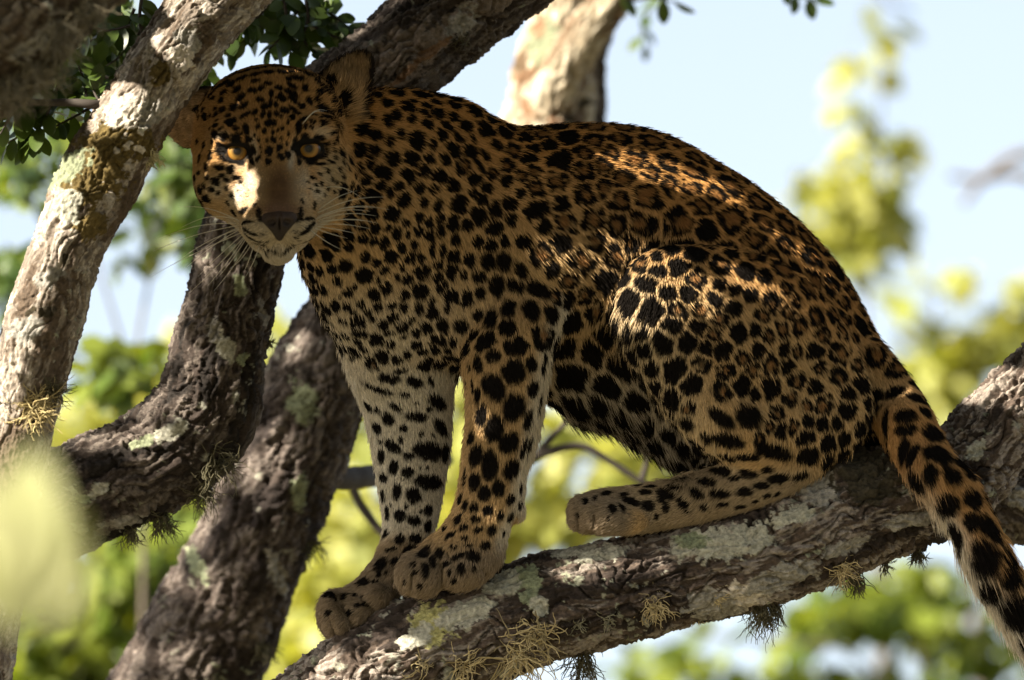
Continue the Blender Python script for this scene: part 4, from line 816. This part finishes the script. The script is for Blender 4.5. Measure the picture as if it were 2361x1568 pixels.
# one oval leaf with a folded midrib and a curved tip, 1 long
def leaf_shape():
    V = []; prof = [(0, .02), (.12, .13), (.3, .235), (.5, .275), (.7, .25), (.86, .165), (.96, .07), (1.0, .0)]
    for x, w in prof: V += [(x, -w, .05*w/.27-.10*x*x), (x, 0, -.10*x*x), (x, w, .05*w/.27-.10*x*x)]
    Fq = []
    for i in range(len(prof)-1):
        for k in (0, 1): a = i*3+k; Fq.append((a, a+1, a+4, a+3))
    return np.array(V), np.array(Fq)
LFV, LFQ = leaf_shape()
leaf_me = {}
def leaf_mesh(mat):
    if mat.name in leaf_me: return leaf_me[mat.name]
    me = bpy.data.meshes.new('leaf'); me.from_pydata(LFV.tolist(), [], LFQ.tolist()); me.update(); me.polygons.foreach_set('use_smooth', np.ones(len(LFQ), bool)); me.materials.append(mat); leaf_me[mat.name] = me; return me
def place_leaf(parent, p_view, d_view, n_view, size, mat):
    d = nrm(dir_world(d_view)); n = dir_world(n_view); n = nrm(n-d*(n@d)); s = np.cross(n, d)
    M = Matrix(((d[0], s[0], n[0], 0), (d[1], s[1], n[1], 0), (d[2], s[2], n[2], 0), (0, 0, 0, 1)))
    o = bpy.data.objects.new('leaf', leaf_mesh(mat)); col.objects.link(o); o.parent = parent
    w = Vector(to_world(p_view)); off = Vector((0, 0, 0)); q = parent
    while q is not None: off += q.location; q = q.parent
    o.matrix_local = Matrix.Translation(w-off) @ M @ Matrix.Diagonal((size, size, size, 1)); return o
lg = np.random.default_rng(21)
def sprig(pts, nleaf, size, mat, flat=None, tree_=None, jitter=.5):
    tw = limb(pts, 'twig', tree_ or tree, n=6); p = twig_path(pts)[:, :3]; t = nrm(np.gradient(p, axis=0))
    for i in range(nleaf):
        f = .12+.88*(i+.5)/nleaf; k = min(int(f*len(p)), len(p)-1); side = 1 if i % 2 else -1
        nb = nrm(np.array([0, -.55, .75])+lg.normal(size=3)*jitter); sd = nrm(np.cross(t[k], nb))
        d = nrm(t[k]*.6+sd*side*.9+lg.normal(size=3)*.3+DOWN_F*.12)
        if i == nleaf-1: d = nrm(t[k]+lg.normal(size=3)*.2)
        place_leaf(tw, p[k], d, nb, size*M_PER*(.75+.5*lg.random()), mat)
# leafy twigs close to the boughs, in the plane of focus
SPR = [([(262,250,-.16,5),(200,235,-.16,4),(140,232,-.17,4),(80,250,-.18,3),(20,275,-.18,2)], 12, 62),([(150,236,-.17,4),(110,255,-.17,3),(60,300,-.18,2),(20,330,-.18,2)], 9, 58),([(200,236,-.16,4),(195,190,-.15,3),(180,150,-.15,2)], 7, 55),([(140,232,-.16,3),(120,190,-.16,3),(60,160,-.17,2)], 7, 55),
  ([(215,244,-.16,4),(170,270,-.16,3),(110,300,-.17,2)], 8, 56),([(90,245,-.18,3),(60,225,-.18,3),(20,215,-.19,2)], 7, 56),([(250,180,.02,4),(215,165,.02,3),(165,120,.02,2)], 8, 56),([(300,60,.04,4),(250,70,.04,3),(200,60,.04,2)], 8, 56),([(285,200,.02,3),(250,215,.02,3),(215,205,.02,2)], 7, 52),([(350,20,.06,4),(370,60,.06,3),(350,95,.06,2)], 7, 52),
  ([(120,236,-.19,3),(100,280,-.19,3),(70,330,-.19,2)], 8, 60),([(60,236,-.19,3),(30,260,-.19,3),(0,310,-.2,2)], 8, 60),([(230,238,-.18,3),(215,200,-.17,3),(225,150,-.17,2)], 7, 54),([(300,150,.04,3),(270,180,.04,3),(235,215,.04,2)], 8, 54),([(310,20,.06,4),(290,60,.06,3),(240,100,.06,2)], 8, 56),([(220,90,.08,3),(180,110,.08,3),(130,150,.08,2)], 8, 56),([(560,0,.21,4),(590,40,.21,3),(640,60,.21,2)], 7, 56),([(720,0,.21,4),(760,30,.21,3),(800,60,.21,2)], 7, 56),
  ([(330,-30,.05,5),(322,40,.05,4),(330,110,.05,3),(320,170,.05,2)], 9, 58),([(270,-40,.08,5),(275,40,.08,4),(260,110,.08,3)], 8, 58),([(330,60,.05,4),(300,110,.06,3),(250,150,.06,2),(210,180,.06,2)], 8, 54),([(250,60,.1,4),(215,120,.1,3),(200,170,.1,2)], 7, 54),([(310,130,.05,3),(310,190,.05,2),(290,235,.05,2)], 7, 50),
  ([(640,-40,.2,5),(610,20,.2,4),(570,60,.2,3),(530,90,.2,2)], 10, 62),([(640,-40,.2,5),(660,30,.2,4),(650,80,.2,3),(620,115,.2,2)], 10, 62),([(700,-40,.2,5),(710,40,.2,4),(700,90,.2,3),(740,130,.2,2)], 10, 60),([(705,50,.2,4),(760,80,.2,3),(810,95,.2,2)], 8, 55),([(580,-30,.2,4),(560,30,.2,3),(545,75,.2,2),(520,110,.2,2)], 8, 56),([(760,-40,.22,4),(745,20,.22,3),(760,70,.22,2)], 7, 55),([(690,20,.2,4),(660,70,.2,3),(670,120,.2,2)], 7, 55),
  ([(470,140,.22,4),(480,175,.22,3),(485,205,.22,2)], 5, 58),([(600,60,.2,3),(560,95,.2,2),(500,125,.2,2)], 6, 46)]
for pts, nl, sz in SPR: sprig(pts, nl+3, sz, M_DARKLEAF)
def leaf_mass(name, clumps, size, mat, parent, seed, kind='stuff'):
    """a crown: clumps of loose leaves, each leaf its own folded blade; clump = (x, y, beyond, half width, half height, half depth m, count)"""
    g = np.random.default_rng(seed); Vs = []; Fs = []; o0 = 0; LV_ = LFV[[0, 6, 7, 8, 12, 13, 14, 21]]*np.array([1, 1.15, 1]); LF_ = np.array([(0, 2, 1, 1), (0, 3, 2, 2), (1, 2, 5, 4), (2, 3, 6, 5), (4, 5, 7, 7), (5, 6, 7, 7)])
    tris = []
    for a, b, c, d in LF_.tolist():
        tris.append((a, b, c)); 
        if d != c: tris.append((a, c, d))
    tris = np.array(tris)
    for fx, fy, dy, rx, ry, rd, cnt in clumps:
        q = g.normal(size=(cnt, 3)); q = nrm(q)*(g.random((cnt, 1))**(1/2.2)); s = (FOCUS+dy)/FOCUS*M_PER
        c = VP(fx, fy, dy)+q*np.array([rx*s, rd, ry*s]); n = len(c)
        d = nrm(g.normal(size=(n, 3))+q*.8+DOWN_F*.3); nn = nrm(g.normal(size=(n, 3))*.6+np.array([-.25, -.3, .8])); nn = nrm(nn-d*(nn*d).sum(1)[:, None]); sd = np.cross(nn, d); sz = size*(.45+1.0*g.random(n)**1.5)
        V = c[:, None, :]+sz[:, None, None]*(d[:, None, :]*LV_[None, :, :1]+sd[:, None, :]*LV_[None, :, 1:2]+nn[:, None, :]*LV_[None, :, 2:3])
        Vs.append(V.reshape(-1, 3)); Fs.append((tris[None]+(o0+np.arange(n)*8)[:, None, None]).reshape(-1, 3)); o0 += n*8
    o = mesh_obj(name, to_world(np.concatenate(Vs)), np.concatenate(Fs), mat, parent, smooth=False); tag(o, kind=kind); return o
leaf_mass('foliage', [(285,50,.30,70,60,.08,60),(330,110,.30,40,60,.08,40),(230,130,.30,70,50,.08,50),(150,190,.25,70,40,.08,36),(290,190,.30,40,40,.08,26),(200,40,.35,70,50,.08,40),(90,215,.2,60,30,.06,18)], .030, M_DARKLEAF, tree, 51)
leaf_mass('foliage', [(560,30,.30,50,40,.06,36),(640,40,.30,60,50,.06,50),(720,50,.30,50,60,.06,46),(780,90,.30,36,30,.05,20),(500,90,.28,20,30,.04,8),(690,100,.30,50,24,.05,18)], .030, M_DARKLEAF, tree, 52)
# --- unseen crown leaves placed to shade the leopard, gaps cut for chosen sun patches
LIT = {'left': [(500,0,120,60),(420,110,60,50),(295,265,80,70),(215,400,40,50),(140,480,75,95),(100,610,75,80),(60,720,50,50),(40,860,60,80),(50,1000,60,100),(0,1250,60,200)],
 'leo': [(566,452,22,40),(578,415,12,14),(547,356,13,8),(500,345,10,6),(1470,680,70,110),(1540,640,60,60),(1630,690,60,16),(1450,372,60,16),(1530,405,45,14),(1118,985,8,24),(2062,905,32,12),(1660,440,40,10)],
 'main': [(1500,1308,210,10),(1350,1322,80,9),(800,1560,140,60),(900,1510,80,40),(1200,1510,60,60),(1060,1530,60,40),(1515,1395,30,30),(1660,1380,14,14),(1940,1312,34,22),(2310,890,90,40),(1240,1470,40,30)],
 'diagonal': [(600,1080,14,40)], 'back_trunk': [(1250,200,90,230)], 'back_fork': [(1330,100,120,180)]}
wg = np.random.default_rng(5); litp = []
for key, ws in LIT.items():
    for a, b, rx, ry in ws:
        m = int(np.clip(rx*ry/60, 24, 160)); th = wg.random(m)*6.283; rr = np.sqrt(wg.random(m)); X_ = a+rx*rr*np.cos(th); Y_ = b+ry*rr*np.sin(th)
        if key == 'leo': litp += [h[0] for h in (on_skin(x, y) for x, y in zip(X_, Y_)) if h is not None]
        else:
            v = BOUGH[key][1][::3, ::3]; v = v[(nrm(v-v.mean(1, keepdims=True))@SUN_F) > .55]; fx_, fy_ = F_of(v); w_ = ((fx_-a)/rx)**2+((fy_-b)/ry)**2 < 1; v = v[w_]
            if len(v): litp += list(v[wg.choice(len(v), min(len(v), 4*m), replace=False)])
litp = np.array(litp); SA = nrm(np.cross(SUN_F, [0, 0, 1.0])); SB = np.cross(SA, SUN_F); GR = .006; G0 = -6.0; GN = 2000
def sun_mask(rad):
    M_ = np.zeros((GN, GN), bool); ii = ((litp@SA-G0)/GR).astype(int); jj = ((litp@SB-G0)/GR).astype(int); k = int(rad/GR)
    for i, j in set(zip(ii.tolist(), jj.tolist())): M_[i-k:i+k+1, j-k:j+k+1] |= DISC[k]
    return M_
DISC = {k: (np.arange(-k, k+1)[:, None]**2+np.arange(-k, k+1)[None]**2 <= k*k+.5) for k in range(1, 14)}
SM = {r: sun_mask(r) for r in (.012, .024, .042)}
def sun_free(q, r):                       # leaves that do not stand in a shaft of sunlight
    i = np.clip(((q@SA-G0)/GR).astype(int), 0, GN-1); j = np.clip(((q@SB-G0)/GR).astype(int), 0, GN-1); return ~SM[r][i, j]
cg = np.random.default_rng(33); nC = 12000
tx = cg.uniform(-150, 2550, nC); ty = cg.uniform(-150, 1700, nC); ok = np.ones(nC, bool)
tp = VP(tx, ty, -.12)[ok]; n = len(tp); tmin = np.zeros(n)
for t in np.arange(.4, 3.4, .05)[::-1]:
    q = tp+SUN_F*t; s = (FOCUS+q[:, 1])/FOCUS; inside = (np.abs(q[:, 0]) < .64*s) & (q[:, 2] < .44*s); tmin = np.maximum(tmin, np.where(inside, t+.06, 0))
tmin = np.maximum(tmin, .7); q = tp+SUN_F[None]*(tmin+cg.random(n)*.55)[:, None]
q = q[sun_free(q, .024)]; n = len(q)
sz = .050*(.7+.5*cg.random(n))
m2 = 26000; tx = cg.uniform(-150, 2550, m2); ty = cg.uniform(-150, 1700, m2); dp = cg.uniform(-.24, .08, m2)      # smaller leaves round the gaps
q2 = VP(tx, ty, 0); q2[:, 1] = dp; tm = np.zeros(m2)
for t in np.arange(.4, 3.4, .05)[::-1]:
    g_ = q2+SUN_F*t; s_ = (FOCUS+g_[:, 1])/FOCUS; tm = np.maximum(tm, np.where((np.abs(g_[:, 0]) < .64*s_) & (g_[:, 2] < .44*s_), t+.06, 0))
q2 = q2+SUN_F[None]*(np.maximum(tm, .7)+cg.random(m2)*.3)[:, None]; q2 = q2[sun_free(q2, .012)]; i_ = ~sun_free(q2, .042); q2 = q2[i_]
q = np.concatenate([q, q2]); sz = np.concatenate([sz, .027*(.8+.4*cg.random(len(q2)))]); n = len(q)
LV8 = LFV[[0, 6, 7, 8, 12, 13, 14, 21]]*np.array([1, 1.2, 1])
d = nrm(cg.normal(size=(n, 3))); nn = nrm(SUN_F[None]+cg.normal(size=(n, 3))*.55); d = nrm(d-nn*(d*nn).sum(1)[:, None]); sd = np.cross(nn, d)
V = q[:, None, :]+sz[:, None, None]*(d[:, None, :]*(LV8[None, :, :1]-.5)+sd[:, None, :]*LV8[None, :, 1:2]+nn[:, None, :]*LV8[None, :, 2:3])
T8 = np.array([(0, 2, 1), (0, 3, 2), (1, 2, 5), (1, 5, 4), (2, 3, 6), (2, 6, 5), (4, 5, 7), (5, 6, 7)])
cr = mesh_obj('crown', to_world(V.reshape(-1, 3)), (T8[None]+(np.arange(n)*8)[:, None, None]).reshape(-1, 3), M_SHADELEAF, tree, smooth=False); tag(cr, kind='stuff')

# unseen overhead crown leaves, added to hold back the sky light
n = 26000; q = np.stack([cg.uniform(-2.6, 2.4, n), cg.uniform(-4.0, 1.3, n), cg.uniform(.62, 2.4, n)], 1); 
ok = (fbm(q/.5, 2) > -.35) & sun_free(q, .042)
q = q[ok]; n = len(q); d = nrm(cg.normal(size=(n, 3))); nn = nrm(np.array([-.3, -.3, 1])+cg.normal(size=(n, 3))*.6); d = nrm(d-nn*(d*nn).sum(1)[:, None]); sd = np.cross(nn, d); sz = .075*(.7+.6*cg.random(n))
V = q[:, None, :]+sz[:, None, None]*(d[:, None, :]*(LV8[None, :, :1]-.5)+sd[:, None, :]*LV8[None, :, 1:2]+nn[:, None, :]*LV8[None, :, 2:3])
cr = mesh_obj('crown', to_world(V.reshape(-1, 3)), (T8[None]+(np.arange(n)*8)[:, None, None]).reshape(-1, 3), M_SHADELEAF, tree, smooth=False); tag(cr, kind='stuff')

# ================================================================== trees beyond
def far_tree(name, label, base, limbs, clumps, size, mat, seed, lean=0):
    fx, fy, dy = base; b = to_world(VP(fx, fy, dy)); t = empty(name, (b[0], b[1], 0.0)); tag(t, label, 'tree', 'trees in the background')
    w0 = np.array([b[0]+lean, b[1], 0.0]); w1 = b; mid = (w0+w1)/2+np.array([.1, .05, 0]); p = catmull(np.array([w0, mid, w1]), 8); r = np.linspace(.07, .012, len(p))
    V, Q = tube(p, r, 10); mesh_obj('trunk', V, Q, M_BARKFAR, t)
    for L in limbs: limb([(a, b_, c, rr*.9) for a, b_, c, rr in L], 'limb', t, n=6, mat=M_BARKFAR)
    leaf_mass('crown', clumps, size, mat, t, seed); return t
M_BARKFAR, nodes, links, bs = new_mat('far_bark'); nz = nnode(nodes, 'ShaderNodeTexNoise'); nz.inputs['Scale'].default_value = 14; rp = ramp(nodes, [(.3, (.06,.048,.036)), (.7, (.15,.12,.09))]); links.new(nz.outputs['Fac'], rp.inputs[0]); links.new(rp.outputs[0], bs.inputs['Base Color']); bs.inputs['Roughness'].default_value = .9
far_tree('sapling', 'slender upright sapling with sparse yellow-green leaves behind the leopard\'s back', (2010,1000,6.5), [[(2010,1000,6.5,12),(1995,700,6.5,10),(2020,430,6.5,8),(2030,250,6.5,6),(2040,120,6.5,4)],[(2010,480,6.5,6),(1930,420,6.5,4),(1860,440,6.5,3)],[(2020,330,6.5,5),(1980,280,6.5,3)]],
  [(2045,80,6.5,30,34,.05,10),(2000,165,6.5,40,30,.06,12),(1960,250,6.5,40,26,.06,12),(2000,330,6.5,55,40,.08,30),(2090,330,6.6,30,20,.06,6),(1930,430,6.5,70,40,.1,27),(1870,450,6.5,50,40,.1,16),(2000,450,6.5,60,45,.1,33),(1960,530,6.5,90,46,.12,67),(2030,520,6.5,60,50,.1,37),(1850,520,6.5,50,30,.1,18),(1980,590,6.5,50,26,.1,19),(2080,440,6.6,30,24,.05,6)], .062, M_BRIGHT, 1)
far_tree('bushy_tree', 'bushy sunlit tree standing right of the leopard\'s rump', (2250,1400,7), [[(2250,1400,7,14),(2200,1100,7,11),(2180,850,7,8),(2150,650,7,5)],[(2200,1000,7,8),(2320,850,7,6),(2361,700,7,4)],[(2160,900,7,6),(2080,760,7,4),(2050,690,7,3)]],
  [(2160,655,7,36,22,.08,8),(2330,720,7,60,60,.15,35),(2270,790,7,90,40,.15,35),(2200,860,7,90,60,.15,55),(2340,850,7,60,70,.15,45),(2120,800,7,40,40,.1,13),(2080,700,7,40,30,.1,9),(2180,930,7,80,60,.15,55),(2100,880,7,50,60,.12,25),(2260,640,7,30,16,.06,5),(2400,780,7,60,120,.2,40)], .075, M_BRIGHT, 2)
far_tree('low_tree', 'green leafy tree under the right end of the bough', (1800,2100,6), [[(2130,1900,6,16),(2130,1600,6,13),(2110,1450,6,10),(2090,1380,6,8)],[(1550,1430,5.5,6),(1650,1465,5.5,8),(1800,1480,5.5,9),(1950,1500,5.5,8),(2020,1580,5.5,6)],[(1950,1500,5.5,6),(2000,1540,5.5,5),(2030,1620,5.5,4)]],
  [(1500,1540,6,90,40,.2,25),(1620,1530,6,80,40,.2,25),(1900,1430,6,90,60,.2,55),(2060,1380,6,90,50,.2,55),(2200,1380,6,60,60,.2,30),(2120,1480,6,60,50,.2,25),(1850,1540,6,90,50,.2,45),(2000,1560,6,60,50,.2,25),(2240,1480,6,60,60,.2,30),(2340,1540,6,60,50,.2,25),(2180,1560,6,70,40,.2,25),(1740,1560,6,80,30,.2,20),(2150,1310,6,60,30,.2,20),(2330,1400,6,40,60,.2,20),(1980,1400,6,80,50,.2,30)], .075, M_MIDLEAF, 3)
far_tree('bright_tree', 'yellow-green sunlit tree between the leopard\'s legs and the leaning trunk', (980,2200,5), [[(1000,2100,5,14),(960,1700,5,12),(930,1400,5,9),(900,1200,5,6)],[(960,1600,5,8),(1150,1300,5,6),(1300,1100,5,4)],[(930,1400,5,7),(780,1250,5,5),(750,1150,5,4)]],
  [(760,1300,5,110,120,.25,204),(700,1470,5,110,110,.25,204),(860,1480,5,120,100,.25,148),(800,1180,5,80,50,.2,55),(1060,960,5,40,110,.2,68),(1060,1130,5,50,60,.2,43),(1000,1250,5,120,60,.2,93),(1270,1210,5,120,40,.2,80),(1400,1180,5,120,30,.2,55),(1360,1050,5,80,40,.2,37),(1480,1090,5,80,60,.2,49),(1300,1000,5,40,30,.2,14),(840,1010,5,30,60,.2,24),(630,1540,5,90,60,.2,93),(1180,1160,5,60,80,.2,43),(690,860,5,60,60,.2,55),(640,800,5,40,30,.2,18)], .072, M_BRIGHT, 4)
far_tree('shady_tree', 'dark green tree low on the left behind the pale bough', (250,2300,4), [[(250,2200,4,14),(260,1900,4,12),(270,1600,4,9),(280,1350,4,6)],[(260,1700,4,8),(160,1500,4,6),(100,1400,4,4)]],
  [(300,1330,4,110,110,.25,240),(220,1470,4,120,90,.25,240),(400,1470,4,110,90,.25,176),(120,1560,4,120,60,.25,160),(380,1240,4,70,60,.2,88),(60,1400,4,90,90,.25,120),(300,1560,4,140,50,.25,160)], .064, M_MIDLEAF, 5)
far_tree('yellow_bush_tree', 'pale yellow-green tree seen low between the two left boughs', (330,1800,6), [[(330,1700,6,10),(310,1300,6,8),(260,1000,6,6),(240,850,6,4)]],
  [(200,1000,6,110,40,.2,130),(330,940,6,80,50,.2,90),(420,860,6,50,60,.2,60),(110,1020,6,60,40,.2,60),(430,1200,6,50,60,.2,80),(380,1330,6,60,60,.2,60),(270,1440,6,50,50,.2,40),(150,1500,6,50,40,.2,30)], .058, M_BRIGHT, 6)
far_tree('left_tree', 'mid green tree with loose crown showing left of the leopard\'s face', (330,1500,3.2), [[(330,1500,3.2,12),(330,1100,3.2,10),(310,850,3.2,7),(380,480,3.2,5),(420,300,3.2,4)],[(290,820,3.2,6),(180,450,3.2,5),(140,250,3.2,4)],[(250,900,3.2,5),(40,700,3.2,4)]],
  [(310,845,2.6,80,40,.15,90),(235,870,2.6,50,40,.15,40),(270,925,2.6,40,20,.12,16),(395,350,3.2,46,46,.15,50),(410,400,3.2,36,36,.15,34),(350,480,3.2,46,24,.15,18),(330,530,3.2,30,30,.15,14),(450,510,3.2,50,40,.15,36),(110,330,3.2,90,30,.2,36),(40,390,3.2,60,30,.2,36),(190,290,3.2,46,46,.2,36),(15,660,3.2,40,60,.15,46),(0,620,3.2,50,40,.15,36),(280,590,3.2,24,18,.1,6),(150,180,3.2,100,50,.2,70),(420,200,3.2,40,50,.2,30),(60,440,3.2,60,16,.15,12),(260,120,3.2,100,80,.2,110),(200,60,3.2,100,70,.2,90),(420,450,3.2,40,24,.12,16),(470,470,3.2,40,30,.12,20)], .050, M_MIDLEAF, 7)
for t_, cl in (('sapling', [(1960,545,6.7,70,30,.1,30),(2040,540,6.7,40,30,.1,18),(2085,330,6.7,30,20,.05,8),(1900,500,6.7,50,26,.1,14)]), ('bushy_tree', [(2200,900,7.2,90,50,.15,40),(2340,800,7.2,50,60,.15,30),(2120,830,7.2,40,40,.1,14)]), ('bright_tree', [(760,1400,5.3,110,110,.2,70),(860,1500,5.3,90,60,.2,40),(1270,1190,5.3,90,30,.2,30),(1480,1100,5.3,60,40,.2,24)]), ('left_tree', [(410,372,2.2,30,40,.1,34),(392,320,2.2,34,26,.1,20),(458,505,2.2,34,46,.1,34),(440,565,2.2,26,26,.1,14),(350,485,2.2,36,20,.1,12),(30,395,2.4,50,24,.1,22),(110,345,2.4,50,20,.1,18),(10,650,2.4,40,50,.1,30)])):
    leaf_mass('shaded_leaves', cl, .055 if t_ != 'left_tree' else .042, M_DARKLEAF, bpy.data.objects[t_], 60+len(t_))  # darker green leaves mixed in to vary the tone
# a bare twig far off on the right and a few leaves hanging in from above
dead = empty('dead_tree', (*to_world(VP(2600, 900, 6))[:2], 0)); tag(dead, 'bare dead twig poking in from the right against the sky', 'tree', 'trees in the background')
for L in ([(2560,420,6,30),(2420,362,6,24),(2340,360,6,21),(2270,410,6,17),(2220,470,6,12)],[(2400,420,6,20),(2330,400,6,18),(2270,412,6,15),(2190,405,6,12)],[(2900,800,6,40),(2700,560,6,34),(2560,420,6,30)]): limb(L, 'branch', dead, n=6, mat=M_BARKFAR)
p = catmull(np.array([[*to_world(VP(2600, 900, 6))[:2], 0], to_world(VP(2750, 1400, 6)), to_world(VP(2900, 800, 6))]), 8); V, Q = tube(p, np.linspace(.12, .05, len(p)), 10); mesh_obj('trunk', V, Q, M_BARKFAR, dead)
for pts, nl, sz in (([(1560,-60,2.2,5),(1500,20,2.2,4),(1480,60,2.2,3),(1490,110,2.2,2)], 7, 60),([(1420,-40,1.2,5),(1450,0,1.2,4),(1500,-5,1.2,3),(1560,5,1.2,2)], 7, 55),([(1780,-50,1.2,4),(1830,-12,1.2,3),(1880,0,1.2,2)], 7, 55),([(1990,-60,6.5,10),(2040,0,6.5,8),(2075,25,6.5,6)], 2, 110)):
    sprig(pts, nl, sz, M_DARKLEAF)
# blurred leaves close to the lens, lower left
fg = empty('foreground_sprig', to_world(VP(-200, 1800, -4.0))*np.array([1, 1, 0])); tag(fg, 'blurred pale yellow-green leaves close to the viewer at lower left', 'leaves')
M_FG = leaf_material('pale_leaf', (.27,.285,.115), (.35,.355,.17), .35, .6)
st = limb([(-260,1900,-4.0,6),(-100,1600,-4.0,5),(20,1420,-4.0,4),(60,1300,-4.0,3),(60,1200,-4.0,2)], 'stem', fg, n=6)
for a, b, dx, dz, L in ((60,1400,.02,1,330),(90,1440,.25,.9,250),(40,1420,-.3,.9,300),(150,1460,.1,.9,200),(60,1460,-.3,.5,200),(170,1440,-.5,.6,160)):
    place_leaf(st, VP(a, b, -4.0), np.array([dx, -.15, dz]), np.array([-.3, -.9, .3]), L*M_PER*.55, M_FG)
# ground
mg, nodes, links, bs = new_mat('dry_ground'); nz = nnode(nodes, 'ShaderNodeTexNoise'); nz.inputs['Scale'].default_value = 3; nz.inputs['Detail'].default_value = 8; rp = ramp(nodes, [(.35, (.10,.085,.04)), (.65, (.25,.19,.11))]); links.new(nz.outputs['Fac'], rp.inputs[0]); links.new(rp.outputs[0], bs.inputs['Base Color']); bs.inputs['Roughness'].default_value = .95
gx = np.array([-2000, -200, -40, 0, 40, 200, 2000.0]); X, Y = np.meshgrid(gx, gx+10, indexing='ij'); V = np.stack([X.ravel(), Y.ravel(), 0*X.ravel()], 1); i = np.arange(6)[:, None]*7; j = np.arange(6)[None]; A = i+j
tag(mesh_obj('ground', V, np.stack([A, A+7, A+8, A+1], -1).reshape(-1, 4), mg), 'dry grassy ground below the trees', 'ground', kind='structure')
print('done', round(time.time()-T0, 1))
